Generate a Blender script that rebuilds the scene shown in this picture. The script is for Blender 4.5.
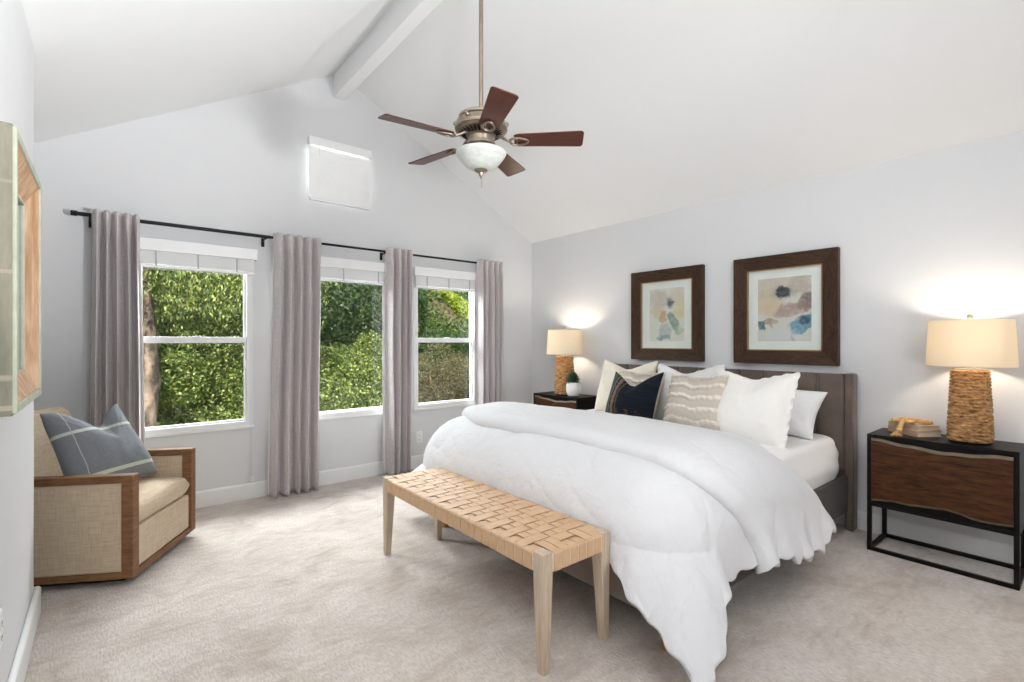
import bpy, bmesh, math, random
from mathutils import Vector, Matrix, noise
import numpy as np
sc = bpy.context.scene
for o in list(bpy.data.objects):
    bpy.data.objects.remove(o)
C = sc.collection
PI = math.pi
R = math.radians

# ------------------------------------------------------------------ camera
F_PX = 491.0
YAW = math.atan(404 / 491)
cam = bpy.data.objects.new('camera', bpy.data.cameras.new('camera'))
C.objects.link(cam)
cam.location = (0, 0, 1.27)
cam.rotation_euler = (R(90), 0, -YAW)
cam.data.sensor_width = 36
cam.data.lens = 36 * F_PX / 1024
cam.data.clip_start = 0.05
cam.data.clip_end = 200
sc.camera = cam

# ------------------------------------------------------------------ world, sun, large lights, exposure
W = bpy.data.worlds.new('world')
sc.world = W
W.use_nodes = True
wn = W.node_tree.nodes
sky = wn.new('ShaderNodeTexSky')
sky.sky_type = 'NISHITA'
sky.sun_disc = False
sky.sun_elevation = R(48)
sky.sun_rotation = R(200)
sky.air_density = 1.0
sky.dust_density = 2.0
W.node_tree.links.new(sky.outputs[0], wn['Background'].inputs[0])
wn['Background'].inputs[1].default_value = 0.16


def light(name, kind, loc, energy, color=(1, 1, 1), target=None, size=None, size_y=None, soft=None):
    l = bpy.data.lights.new(name, kind)
    l.energy = energy
    l.color = color
    if kind == 'AREA':
        l.shape = 'RECTANGLE'
        l.size = size
        l.size_y = size_y or size
    if kind == 'POINT' and soft:
        l.shadow_soft_size = soft
    o = bpy.data.objects.new(name, l)
    C.objects.link(o)
    o.location = loc
    if target:
        o.rotation_euler = (Vector(target) - Vector(loc)).to_track_quat('-Z', 'Y').to_euler()
    return o


sun = light('sun', 'SUN', (0, -5, 10), 8.5, (1, 0.95, 0.86), target=(2.6, 2.0, 2.2))
sun.data.angle = R(0.6)
# area light added outside above the windows, boosting the daylight coming in
light('fill_over_windows', 'AREA', (1.6, 6.0, 2.85), 800, (0.94, 0.97, 1.0), target=(1.6, 0.0, 1.2), size=5.5, size_y=1.4)
# fill lights added out of view behind the camera, two of them aimed upwards
b1 = light('bounce_fill_left', 'AREA', (-0.01, -1.4, 0.9), 16, (0.955, 0.977, 1.0), target=(2.9, 2.6, 2.8), size=0.44)
b1.data.spread = R(74)
b2 = light('bounce_fill_right', 'AREA', (2.65, -2.6, 0.8), 77, (0.955, 0.977, 1.0), target=(0.22, 0.65, 2.9), size=0.45)
b2.data.spread = R(60)
light('high_fill', 'AREA', (1.6, -3.7, 3.1), 40, (0.955, 0.977, 1.0), target=(1.3, 4.4, 1.4), size=1.3, size_y=0.4)

sc.view_settings.view_transform = 'Standard'
sc.view_settings.look = 'None'
sc.view_settings.gamma = 1.0
sc.view_settings.use_curve_mapping = False
sc.view_settings.exposure = 0.11
try:
    sc.cycles.use_denoising = True
    sc.cycles.max_bounces = 10
    sc.cycles.diffuse_bounces = 6
    sc.cycles.transparent_max_bounces = 16
    sc.cycles.sample_clamp_indirect = 6
    sc.cycles.caustics_reflective = False
    sc.cycles.caustics_refractive = False
except Exception:
    pass

# ------------------------------------------------------------------ dimensions of the room
XR, YW = 3.93, 4.41          # headboard wall and window wall
XL, YL = -0.262, 3.14        # partition on the left and where it ends
XA = -0.95                   # alcove wall behind the partition
YB = -4.6                    # wall behind the camera
EAVE = 2.445
RX, RZ = 1.625, 3.69         # ridge


def ceil_z(x):
    return EAVE + (RZ - EAVE) * (XR - x) / (XR - RX) if x > RX else RZ - 0.574 * (RX - x)


# ------------------------------------------------------------------ material helpers
def nt(name):
    m = bpy.data.materials.new(name)
    m.use_nodes = True
    n = m.node_tree.nodes
    return m, n, m.node_tree.links, n['Principled BSDF']


def coords(n, l, scale=(1, 1, 1), src='Object', rot=(0, 0, 0)):
    tc = n.new('ShaderNodeTexCoord')
    mp = n.new('ShaderNodeMapping')
    mp.inputs['Scale'].default_value = scale
    mp.inputs['Rotation'].default_value = rot
    l.new(tc.outputs[src], mp.inputs[0])
    return mp.outputs[0]


def noise_tex(n, l, vec, scale, detail=4, rough=0.55, dist=0.0):
    t = n.new('ShaderNodeTexNoise')
    t.inputs['Scale'].default_value = scale
    t.inputs['Detail'].default_value = detail
    t.inputs['Roughness'].default_value = rough
    t.inputs['Distortion'].default_value = dist
    l.new(vec, t.inputs['Vector'])
    return t.outputs['Fac']


def ramp(n, l, fac, stops):
    r = n.new('ShaderNodeValToRGB')
    e = r.color_ramp.elements
    while len(e) < len(stops):
        e.new(0.5)
    for k, (p, c) in enumerate(stops):
        e[k].position = p
        e[k].color = (*c, 1) if len(c) == 3 else c
    l.new(fac, r.inputs[0])
    return r.outputs[0]


def bump(n, l, h, bsdf, strength, dist=0.01):
    b = n.new('ShaderNodeBump')
    b.inputs['Strength'].default_value = strength
    b.inputs['Distance'].default_value = dist
    l.new(h, b.inputs['Height'])
    l.new(b.outputs[0], bsdf.inputs['Normal'])
    return b


def mixc(n, l, fac, a, b, mode='MIX'):
    m = n.new('ShaderNodeMix')
    m.data_type = 'RGBA'
    m.blend_type = mode
    if isinstance(fac, (int, float)):
        m.inputs[0].default_value = fac
    else:
        l.new(fac, m.inputs[0])
    for k, v in ((6, a), (7, b)):
        if isinstance(v, (tuple, list)):
            m.inputs[k].default_value = (*v, 1) if len(v) == 3 else v
        else:
            l.new(v, m.inputs[k])
    return m.outputs[2]


def math_n(n, l, op, a, b=None, clamp=False):
    m = n.new('ShaderNodeMath')
    m.operation = op
    m.use_clamp = clamp
    for k, v in ((0, a), (1, b)):
        if v is None:
            continue
        if isinstance(v, (int, float)):
            m.inputs[k].default_value = v
        else:
            l.new(v, m.inputs[k])
    return m.outputs[0]


def mat(name, col, rough=0.6, metal=0.0, col2=None, scale=8, stretch=(1, 1, 1), bump_s=0.0, bump_scale=None,
        sheen=0.0, detail=4, lo=0.3, hi=0.7, spec=None, bdist=0.004):
    m, n, l, b = nt(name)
    b.inputs['Roughness'].default_value = rough
    b.inputs['Metallic'].default_value = metal
    if spec is not None:
        b.inputs['Specular IOR Level'].default_value = spec
    if sheen:
        b.inputs['Sheen Weight'].default_value = sheen
    v = coords(n, l, stretch)
    f = noise_tex(n, l, v, scale, detail)
    c2 = col2 or tuple(c * 0.93 for c in col)
    l.new(ramp(n, l, f, [(lo, col), (hi, c2)]), b.inputs['Base Color'])
    if bump_s:
        bump(n, l, noise_tex(n, l, v, bump_scale or scale * 4, 3), b, bump_s, bdist)
    return m


def weave_mat(name, col, col2, scale=260, rough=0.85, bump_s=0.4, sheen=0.15, mottling=0.5):
    """linen like cloth: crossed fine threads"""
    m, n, l, b = nt(name)
    b.inputs['Roughness'].default_value = rough
    b.inputs['Sheen Weight'].default_value = sheen
    b.inputs['Specular IOR Level'].default_value = 0.25
    a = noise_tex(n, l, coords(n, l, (0.06, 0.06, 1)), scale, 2)
    c = noise_tex(n, l, coords(n, l, (1, 1, 0.06)), scale, 2)
    s = math_n(n, l, 'ADD', a, c)
    s = math_n(n, l, 'MULTIPLY', s, 0.5)
    l.new(ramp(n, l, s, [(0.5 - 0.18 * mottling, col2), (0.5 + 0.18 * mottling, col)]), b.inputs['Base Color'])
    bump(n, l, s, b, bump_s, 0.002)
    return m


def wood_mat(name, c1, c2, grain=(1, 12, 12), scale=6, rough=0.45, bump_s=0.15, spec=0.22):
    m, n, l, b = nt(name)
    b.inputs['Specular IOR Level'].default_value = spec
    b.inputs['Roughness'].default_value = rough
    v = coords(n, l, grain)
    f = noise_tex(n, l, v, scale, 6, 0.6, 0.6)
    f2 = noise_tex(n, l, v, scale * 5, 3, 0.6)
    s = math_n(n, l, 'ADD', math_n(n, l, 'MULTIPLY', f, 0.75), math_n(n, l, 'MULTIPLY', f2, 0.25))
    l.new(ramp(n, l, s, [(0.36, c1), (0.62, c2)]), b.inputs['Base Color'])
    bump(n, l, s, b, bump_s, 0.003)
    return m


def thin_glass(name, tint=(0.97, 0.985, 0.975), gloss=0.07):
    m, n, l, b = nt(name)
    n.remove(b)
    t = n.new('ShaderNodeBsdfTransparent')
    t.inputs[0].default_value = (*tint, 1)
    g = n.new('ShaderNodeBsdfGlossy')
    g.inputs['Roughness'].default_value = 0.02
    fr = n.new('ShaderNodeFresnel')
    fr.inputs['IOR'].default_value = 1.5
    mx = n.new('ShaderNodeMixShader')
    geo = n.new('ShaderNodeNewGeometry')
    ff = math_n(n, l, 'MULTIPLY', fr.outputs[0], math_n(n, l, 'SUBTRACT', 1.0, geo.outputs['Backfacing']))
    l.new(ff, mx.inputs[0])
    l.new(t.outputs[0], mx.inputs[1])
    l.new(g.outputs[0], mx.inputs[2])
    l.new(mx.outputs[0], n['Material Output'].inputs[0])
    return m


def translucent_mat(name, col, trans, amount=0.5, rough=0.8, scale=300):
    m, n, l, b = nt(name)
    b.inputs['Base Color'].default_value = (*col, 1)
    b.inputs['Roughness'].default_value = rough
    b.inputs['Specular IOR Level'].default_value = 0.2
    v = coords(n, l, (1, 1, 0.15))
    bump(n, l, noise_tex(n, l, v, scale, 2), b, 0.15, 0.002)
    t = n.new('ShaderNodeBsdfTranslucent')
    t.inputs[0].default_value = (*trans, 1)
    mx = n.new('ShaderNodeMixShader')
    mx.inputs[0].default_value = amount
    l.new(b.outputs[0], mx.inputs[1])
    l.new(t.outputs[0], mx.inputs[2])
    l.new(mx.outputs[0], n['Material Output'].inputs[0])
    return m


# ------------------------------------------------------------------ mesh helpers
class MB:
    def __init__(s):
        s.v, s.f, s.c = [], [], []

    def add(s, vs, fs):
        o = len(s.v)
        s.v += [tuple(p) for p in vs]
        s.f += [tuple(i + o for i in f) for f in fs]
        return s

    def box(s, x0, x1, y0, y1, z0, z1):
        vs = [(x, y, z) for z in (z0, z1) for y in (y0, y1) for x in (x0, x1)]
        return s.add(vs, [(0, 2, 3, 1), (4, 5, 7, 6), (0, 1, 5, 4), (2, 6, 7, 3), (0, 4, 6, 2), (1, 3, 7, 5)])

    def taper(s, r0, z0, r1, z1):
        """frustum between two rectangles (x0,x1,y0,y1)"""
        vs = []
        for (x0, x1, y0, y1), z in ((r0, z0), (r1, z1)):
            vs += [(x0, y0, z), (x1, y0, z), (x0, y1, z), (x1, y1, z)]
        return s.add(vs, [(0, 2, 3, 1), (4, 5, 7, 6), (0, 1, 5, 4), (2, 6, 7, 3), (0, 4, 6, 2), (1, 3, 7, 5)])

    def lathe(s, prof, c=(0, 0, 0), n=32, sx=1, sy=1, close=True):
        o = len(s.v)
        for r, z in prof:
            for k in range(n):
                a = 2 * PI * k / n
                s.v.append((c[0] + sx * r * math.cos(a), c[1] + sy * r * math.sin(a), c[2] + z))
        for j in range(len(prof) - 1):
            for k in range(n):
                k2 = (k + 1) % n
                s.f.append((o + j * n + k, o + j * n + k2, o + (j + 1) * n + k2, o + (j + 1) * n + k))
        if close:
            s.f.append(tuple(o + k for k in range(n))[::-1])
            s.f.append(tuple(o + (len(prof) - 1) * n + k for k in range(n)))
        return s

    def tube(s, pts, r, n=8, closed=False, caps=True):
        pts = [Vector(p) for p in pts]
        rs = r if isinstance(r, (list, tuple)) else [r] * len(pts)
        o = len(s.v)
        up = None
        N = len(pts)
        for i, p in enumerate(pts):
            a = pts[(i - 1) % N] if (closed or i > 0) else p
            b = pts[(i + 1) % N] if (closed or i < N - 1) else p
            t = (b - a).normalized()
            if up is None:
                up = t.orthogonal().normalized()
            up = (up - t * up.dot(t)).normalized()
            w = t.cross(up)
            for k in range(n):
                an = 2 * PI * k / n
                s.v.append(tuple(p + (up * math.cos(an) + w * math.sin(an)) * rs[i]))
        M = N if closed else N - 1
        for i in range(M):
            i2 = (i + 1) % N
            for k in range(n):
                k2 = (k + 1) % n
                s.f.append((o + i * n + k, o + i * n + k2, o + i2 * n + k2, o + i2 * n + k))
        if not closed and caps:
            s.f.append(tuple(o + k for k in range(n))[::-1])
            s.f.append(tuple(o + (N - 1) * n + k for k in range(n)))
        return s

    def bar(s, p0, p1, r0, r1=None, n=16):
        return s.tube([p0, p1], [r0, r1 if r1 is not None else r0], n)

    def sphere(s, c, r, n=16, m=10, sz=1.0):
        prof = [(max(1e-4, r * math.sin(PI * j / m)), -r * sz * math.cos(PI * j / m)) for j in range(m + 1)]
        return s.lathe(prof, c, n)

    def prism(s, poly, axis, a, b):
        """poly: 2D points in the two other axes (cyclic order), extruded along axis from a to b"""
        n = len(poly)
        def mk(p, t):
            return {'x': (t, p[0], p[1]), 'y': (p[0], t, p[1]), 'z': (p[0], p[1], t)}[axis]
        vs = [mk(p, a) for p in poly] + [mk(p, b) for p in poly]
        fs = [tuple(range(n))[::-1], tuple(range(n, 2 * n))]
        fs += [(k, (k + 1) % n, n + (k + 1) % n, n + k) for k in range(n)]
        return s.add(vs, fs)

    def grid(s, fn, nu, nv):
        o = len(s.v)
        for j in range(nv + 1):
            for i in range(nu + 1):
                s.v.append(tuple(fn(i / nu, j / nv)))
        for j in range(nv):
            for i in range(nu):
                a = o + j * (nu + 1) + i
                s.f.append((a, a + 1, a + nu + 2, a + nu + 1))
        return s

    def build(s, name, m, parent=None, smooth=False, bevel=0, seg=2, subsurf=0, weld=False, solid=0, offset=-1, angle=40):
        me = bpy.data.meshes.new(name)
        me.from_pydata(s.v, [], s.f)
        bm = bmesh.new()
        bm.from_mesh(me)
        if weld:
            bmesh.ops.remove_doubles(bm, verts=bm.verts, dist=weld if isinstance(weld, float) else 1e-5)
        if not solid:
            bmesh.ops.recalc_face_normals(bm, faces=bm.faces)
        bm.to_mesh(me)
        bm.free()
        if m:
            me.materials.append(m)
        o = bpy.data.objects.new(name, me)
        C.objects.link(o)
        if parent:
            o.parent = parent
        if smooth:
            me.polygons.foreach_set('use_smooth', [True] * len(me.polygons))
            if smooth == 'auto':
                me.set_sharp_from_angle(angle=R(angle))
        if solid:
            d = o.modifiers.new('solid', 'SOLIDIFY')
            d.thickness = solid
            d.offset = offset
        if bevel:
            d = o.modifiers.new('bevel', 'BEVEL')
            d.width = bevel
            d.segments = seg
            d.limit_method = 'ANGLE'
            d.angle_limit = R(40)
        if subsurf:
            d = o.modifiers.new('sub', 'SUBSURF')
            d.levels = subsurf
            d.render_levels = subsurf
        return o


def tag(o, label, cat, group=None, kind=None):
    o['label'] = label
    o['category'] = cat
    if group:
        o['group'] = group
    if kind:
        o['kind'] = kind
    return o


def thing(name, label, cat, loc=(0, 0, 0), rotz=0.0, group=None):
    o = bpy.data.objects.new(name, None)
    o.empty_display_size = 0.1
    C.objects.link(o)
    o.location = loc
    o.rotation_euler = (0, 0, rotz)
    return tag(o, label, cat, group)


def struct(o, label=None, cat=None):
    o['kind'] = 'structure'
    if label:
        o['label'] = label
        o['category'] = cat
    return o


def copy_tree(o, parent=None):
    c = o.copy()
    C.objects.link(c)
    if parent:
        c.parent = parent
    for ch in list(o.children):
        copy_tree(ch, c)
    return c


def fbm(x, y, z=0.0, o=3):
    return noise.fractal(Vector((x, y, z)), 1.0, 2.0, o)


def nz(x, y, z=0.0):
    return noise.noise(Vector((x, y, z)))


def sstep(a, b, x):
    t = min(1, max(0, (x - a) / (b - a)))
    return t * t * (3 - 2 * t)


# ------------------------------------------------------------------ materials of the setting
M_wall = mat('wall_paint', (0.65, 0.652, 0.660), 0.75, scale=2, col2=(0.64, 0.642, 0.650), bump_s=0.06, bump_scale=160)
M_ceil = mat('ceiling_paint', (0.815, 0.82, 0.822), 0.8, scale=2, col2=(0.80, 0.805, 0.807), bump_s=0.05, bump_scale=140)
M_trim = mat('trim_paint', (0.78, 0.78, 0.77), 0.4, scale=3, col2=(0.76, 0.76, 0.75))
M_vinyl = mat('white_vinyl', (0.82, 0.82, 0.82), 0.35, scale=3)
M_blind = mat('blind_slats', (0.88, 0.88, 0.87), 0.5, scale=3)
M_glass = thin_glass('window_glass')


def carpet_mat():
    m, n, l, b = nt('carpet')
    b.inputs['Roughness'].default_value = 0.95
    b.inputs['Specular IOR Level'].default_value = 0.1
    b.inputs['Sheen Weight'].default_value = 0.25
    b.inputs['Sheen Roughness'].default_value = 0.6
    v = coords(n, l)
    big = noise_tex(n, l, v, 3.4, 6, 0.66, 0.8)                 # brushed pile and footprints
    st = noise_tex(n, l, coords(n, l, (1, 3.2, 1), rot=(0, 0, R(38))), 8.0, 5, 0.62, 0.5)    # strokes of the vacuum cleaner
    tuft = noise_tex(n, l, coords(n, l, (1, 0.3, 1), rot=(0, 0, R(8))), 120, 2, 0.6)
    s = math_n(n, l, 'ADD', math_n(n, l, 'MULTIPLY', big, 0.66), math_n(n, l, 'MULTIPLY', st, 0.34))
    c = ramp(n, l, s, [(0.36, (0.400, 0.330, 0.278)), (0.46, (0.530, 0.462, 0.408)), (0.54, (0.605, 0.545, 0.492)), (0.64, (0.66, 0.606, 0.555))])
    c = mixc(n, l, ramp(n, l, tuft, [(0.38, (0.55, 0.55, 0.55)), (0.58, (0, 0, 0))]), c, (0.42, 0.355, 0.31))
    l.new(c, b.inputs['Base Color'])
    h = math_n(n, l, 'ADD', math_n(n, l, 'MULTIPLY', tuft, 0.5), s)
    bump(n, l, h, b, 0.8, 0.02)
    return m


M_carpet = carpet_mat()

# ------------------------------------------------------------------ room shell
struct(MB().box(XA - 0.1, XR + 0.1, YB - 0.1, YW + 0.12, -0.1, 0).build('floor', M_carpet), 'plush beige carpet covering the whole bedroom floor', 'carpet')

# ceiling: two slopes with thickness
b = MB()
zl = ceil_z(XA - 0.12)
b.prism([(XA - 0.12, zl), (RX, RZ), (RX, RZ + 0.12), (XA - 0.12, zl + 0.12)], 'y', YB - 0.1, YW + 0.15)
zr = EAVE - (RZ - EAVE) / (XR - RX) * 0.1
b.prism([(RX, RZ), (XR + 0.1, zr), (XR + 0.1, zr + 0.12), (RX, RZ + 0.12)], 'y', YB - 0.1, YW + 0.15)
struct(b.build('ceiling', M_ceil), 'white vaulted ceiling sloping down from the ridge beam', 'ceiling')

# ridge beam
struct(MB().box(1.555, 1.652, YB, YW, 3.445, 3.68).build('ceiling_beam', M_ceil, bevel=0.006), 'white boxed ridge beam along the ceiling peak', 'beam')

# window wall with holes; z ranges
WZ0, WZ1 = 0.585, 2.0
HOLES = [(0.135, 0.905), (1.13, 2.125), (2.355, 3.125)]
SW = (1.345, 1.885, 2.52, 3.02)
b = MB()
xs = [XA - 0.1]
for a, c in HOLES:
    xs += [a, c]
xs.append(XR + 0.1)
T0, T1 = YW, YW + 0.12
b.box(XA - 0.1, XR + 0.1, T0, T1, 0, WZ0)
for k in range(0, len(xs), 2):
    b.box(xs[k], xs[k + 1], T0, T1, WZ0, WZ1)
b.box(XA - 0.1, XR + 0.1, T0, T1, WZ1, 2.35)
def gable(x0, x1, z0):
    pts = [(x0, z0), (x1, z0), (x1, ceil_z(x1) + 0.02)]
    if x0 < RX < x1:
        pts.append((RX, RZ + 0.02))
    pts.append((x0, ceil_z(x0) + 0.02))
    b.prism(pts, 'y', T0, T1)
gable(XA - 0.1, SW[0], 2.35)
gable(SW[1], XR + 0.1, 2.35)
b.box(SW[0], SW[1], T0, T1, 2.35, SW[2])
gable(SW[0], SW[1], SW[3])
struct(b.build('wall_north', M_wall, weld=True), 'pale grey gable wall with the windows', 'wall')

struct(MB().box(XR, XR + 0.12, YB, YW + 0.1, 0, EAVE + 0.03).build('wall_east', M_wall), 'pale grey wall behind the headboard', 'wall')
b = MB()
b.prism([(XL - 0.13, 0), (XL, 0), (XL, ceil_z(XL) + 0.02), (XL - 0.13, ceil_z(XL - 0.13) + 0.02)], 'y', YB, YL)
struct(b.build('wall_west', M_wall, bevel=0.02, seg=4), 'pale grey partition wall at the left with the mirror', 'wall')
b = MB()
b.prism([(XA - 0.12, 0), (XA, 0), (XA, ceil_z(XA) + 0.02), (XA - 0.12, ceil_z(XA - 0.12) + 0.02)], 'y', YL - 1.3, YW + 0.1)
struct(b.build('wall_alcove', M_wall))
b = MB()
b.box(XA, XL - 0.13, YL - 1.3, YL - 1.2, 0, 2.5)
struct(b.build('wall_alcove_end', M_wall))
b = MB()
b.prism([(XL - 0.1, 0), (XR + 0.1, 0), (XR + 0.1, ceil_z(XR)), (RX, RZ), (XL - 0.1, ceil_z(XL - 0.1))], 'y', YB - 0.12, YB)
struct(b.build('wall_south', M_wall))

# baseboards
def base_prof(t, h):
    return [(0, 0), (t, 0), (t, h - 0.012), (t - 0.006, h), (0, h)]
BH = 0.125
b = MB()
b.prism([(YW - p[0], p[1]) for p in base_prof(0.016, BH)], 'x', XA, XR)
struct(b.build('baseboard_north', M_trim))
b = MB()
b.prism([(XR - p[0], p[1]) for p in base_prof(0.016, BH)], 'y', YB, YW - 0.016)
struct(b.build('baseboard_east', M_trim))
b = MB()
b.prism([(XL + p[0], p[1]) for p in base_prof(0.022, 0.135)], 'y', YB, YL + 0.022)
b.box(XL - 0.13, XL + 0.012, YL, YL + 0.02, 0, 0.135)
struct(b.build('baseboard_west', M_trim, bevel=0.008, seg=3))


# ------------------------------------------------------------------ windows
def window(idx, x0, x1, hung, label):
    root = bpy.data.objects.new('window_%d' % idx, None)
    C.objects.link(root)
    root.location = (x0, YW, WZ0)
    struct(root, label, 'window')
    w, h = x1 - x0, WZ1 - WZ0
    fr = MB()
    t = 0.044
    y0, y1 = -0.012, 0.075
    fr.box(0, t, y0, y1, 0, h)
    fr.box(w - t, w, y0, y1, 0, h)
    fr.box(t, w - t, y0, y1, 0, t)
    fr.box(t, w - t, y0, y1, h - t, h)
    fr.build('frame', M_vinyl, root, bevel=0.004)
    ins = 0.018
    def sash(za, zb, yc):
        s = MB()
        a = 0.014
        s.box(t, t + a, yc, yc + 0.03, za, zb)
        s.box(w - t - a, w - t, yc, yc + 0.03, za, zb)
        s.box(t + a, w - t - a, yc, yc + 0.03, za, za + a)
        s.box(t + a, w - t - a, yc, yc + 0.03, zb - a, zb)
        sh = s.build('sash', M_vinyl, root, bevel=0.003)
        MB().box(t + a, w - t - a, yc + 0.012, yc + 0.018, za + a, zb - a).build('pane', M_glass, sh)
    if hung:
        mz = 1.278 - WZ0
        sash(t, mz, 0.006)
        sash(mz, h - t, 0.036)
        MB().box(t, w - t, 0.0, 0.07, mz - 0.024, mz + 0.024).build('meeting_rail', M_vinyl, root, bevel=0.003)
        MB().box(w / 2 - 0.03, w / 2 + 0.03, -0.008, 0.004, mz + 0.012, mz + 0.03).build('sash_lock', M_vinyl, root, bevel=0.003)
    else:
        sash(t, h - t, 0.02)
    MB().box(-0.012, w + 0.012, -0.022, 0.0, -0.014, 0.008).build('sill', M_vinyl, root, bevel=0.004)
    return root


window(1, *HOLES[0], True, 'left white sash window with a tree trunk outside')
window(2, *HOLES[1], False, 'middle white picture window of one fixed pane')
window(3, *HOLES[2], True, 'right white sash window with the sunny slope outside')
root = bpy.data.objects.new('window_4', None)
C.objects.link(root)
root.location = (SW[0], YW, SW[2])
struct(root, 'small high window under the ridge closed by its blind', 'window')
w, h = SW[1] - SW[0], SW[3] - SW[2]
fr = MB()
fr.box(0, 0.04, 0.0, 0.08, 0, h).box(w - 0.04, w, 0.0, 0.08, 0, h).box(0.04, w - 0.04, 0.0, 0.08, 0, 0.04).box(0.04, w - 0.04, 0.0, 0.08, h - 0.04, h)
fr.build('frame', M_vinyl, root)
MB().box(0.04, w - 0.04, 0.05, 0.056, 0.04, h - 0.04).build('pane', M_glass, root)


# ------------------------------------------------------------------ blinds
M_cord = mat('cord_white', (0.72, 0.72, 0.72), 0.7)
M_tape = mat('ladder_grey', (0.42, 0.42, 0.43), 0.7)


def raised_blind(x0, x1, label, cord_x=None):
    r = thing('window_blind', label, 'blind', (x0, YW, WZ1 - 0.2), 0, 'raised blinds over the three big windows')
    w = x1 - x0
    y0, y1 = -0.062, -0.016
    v = MB().box(-0.012, w + 0.012, y0 - 0.008, y0 + 0.006, 0.118, 0.205)
    v.box(-0.012, 0.0, y0, -0.013, 0.118, 0.205).box(w, w + 0.012, y0, -0.013, 0.118, 0.205)
    v.build('valance', M_vinyl, r, bevel=0.003)
    MB().box(0.004, w - 0.004, y0 + 0.008, y1, 0.15, 0.2).build('head_rail', M_vinyl, r)
    s = MB()
    nsl = 26
    for k in range(nsl):
        z = 0.026 + k * 0.0042
        s.box(0.008, w - 0.008, y0 + 0.008, y1, z, z + 0.0031)
    s.build('slat_stack', M_blind, r)
    MB().box(0.006, w - 0.006, y0 + 0.006, y1 + 0.002, 0.0, 0.021).build('bottom_rail', M_vinyl, r, bevel=0.004)
    for q in (0.17, 0.5, 0.83):
        MB().box(w * q - 0.004, w * q + 0.004, y0 + 0.003, y0 + 0.0075, 0.012, 0.15).build('ladder_tape', M_tape, r)
    if cord_x is not None:
        c = MB()
        zc = 0.115 - (WZ1 - 0.2)
        c.bar((cord_x - x0, y0 + 0.022, 0.15), (cord_x - x0 - 0.003, -0.034, zc + 0.07), 0.0016, n=6)
        c.bar((cord_x - x0 + 0.012, y0 + 0.022, 0.15), (cord_x - x0 + 0.012, -0.034, zc + 0.075), 0.0016, n=6)
        cc = c.build('lift_cord', M_cord, r)
        for dx in (-0.003, 0.012):
            MB().lathe([(0.003, 0.05), (0.0055, 0.03), (0.007, 0.004), (0.004, 0)], (cord_x - x0 + dx, -0.034, zc + 0.02), 12).build('tassel', M_vinyl, cc, smooth=True)
    return r


raised_blind(0.135, 0.915, 'raised white blind over the left sash window beside the armchair', 0.888)
raised_blind(1.13, 2.13, 'raised white blind over the middle picture window')
raised_blind(2.345, 3.125, 'raised white blind over the right sash window near the corner')

r = thing('window_blind', 'lowered white blind covering the small high window under the ridge', 'blind', (SW[0] - 0.01, YW, SW[2] - 0.03))
w = SW[1] - SW[0] + 0.02
h = 0.545
v = MB().box(0, w, -0.06, -0.045, h - 0.07, h).box(0, 0.012, -0.045, -0.002, h - 0.07, h).box(w - 0.012, w, -0.045, -0.002, h - 0.07, h)
v.build('valance', M_vinyl, r, bevel=0.003)
MB().box(0.014, w - 0.014, -0.044, -0.005, h - 0.045, h - 0.003).build('head_rail', M_vinyl, r)
s = MB()
nsl = 20
for k in range(nsl):
    z = 0.022 + k * (h - 0.095) / nsl
    o = len(s.v)
    s.add([(0.001, -0.034, z), (w - 0.001, -0.034, z), (w - 0.001, -0.029, z + 0.030), (0.001, -0.029, z + 0.030),
           (0.001, -0.031, z), (w - 0.001, -0.031, z), (w - 0.001, -0.026, z + 0.030), (0.001, -0.026, z + 0.030)],
          [(0, 1, 2, 3), (7, 6, 5, 4), (0, 4, 5, 1), (3, 2, 6, 7), (0, 3, 7, 4), (1, 5, 6, 2)])
s.build('slats', M_blind, r)
MB().box(0.01, w - 0.01, -0.046, -0.012, 0.0, 0.022).build('bottom_rail', M_vinyl, r, bevel=0.004)
c = MB().bar((0.08, -0.064, h - 0.06), (0.08, -0.064, h - 0.15), 0.003, n=8)
c.build('tilt_wand', M_cord, r)

# ------------------------------------------------------------------ curtain rod and curtains
M_black = mat('black_metal', (0.012, 0.012, 0.013), 0.4, 0.6)
YROD = 4.325
r = thing('curtain_rod', 'long black curtain rod above the three windows', 'curtain rod', (-0.19, YROD, 2.112))
MB().bar((0.02, 0, 0), (1.21, 0, 0), 0.0135).build('outer_rod', M_black, r, smooth='auto')
MB().bar((1.2, 0, 0), (3.585, 0, 0), 0.0105).build('inner_rod', M_black, r, smooth='auto')
for xx, d in ((0.0, 1), (3.6, -1)):
    MB().bar((xx, 0, 0), (xx + d * 0.035, 0, 0), 0.018).build('finial', M_black, r, smooth='auto', bevel=0.003)
for xx in (0.10, 1.17, 2.2, 3.52):
    q = MB().bar((xx, 0.0, -0.012), (xx, YW - YROD, -0.03), 0.006, n=8)
    q.box(xx - 0.012, xx + 0.012, YW - YROD - 0.006, YW - YROD, -0.07, 0.0)
    q.box(xx - 0.008, xx + 0.008, -0.014, 0.014, -0.022, -0.011)
    q.build('bracket', M_black, r)

M_curt = weave_mat('curtain_cloth', (0.56, 0.512, 0.508), (0.475, 0.432, 0.43), 240, 0.85, 0.25, 0.3)
M_lining = mat('curtain_lining', (0.74, 0.73, 0.71), 0.85, bump_s=0.2, bump_scale=200)


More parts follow.
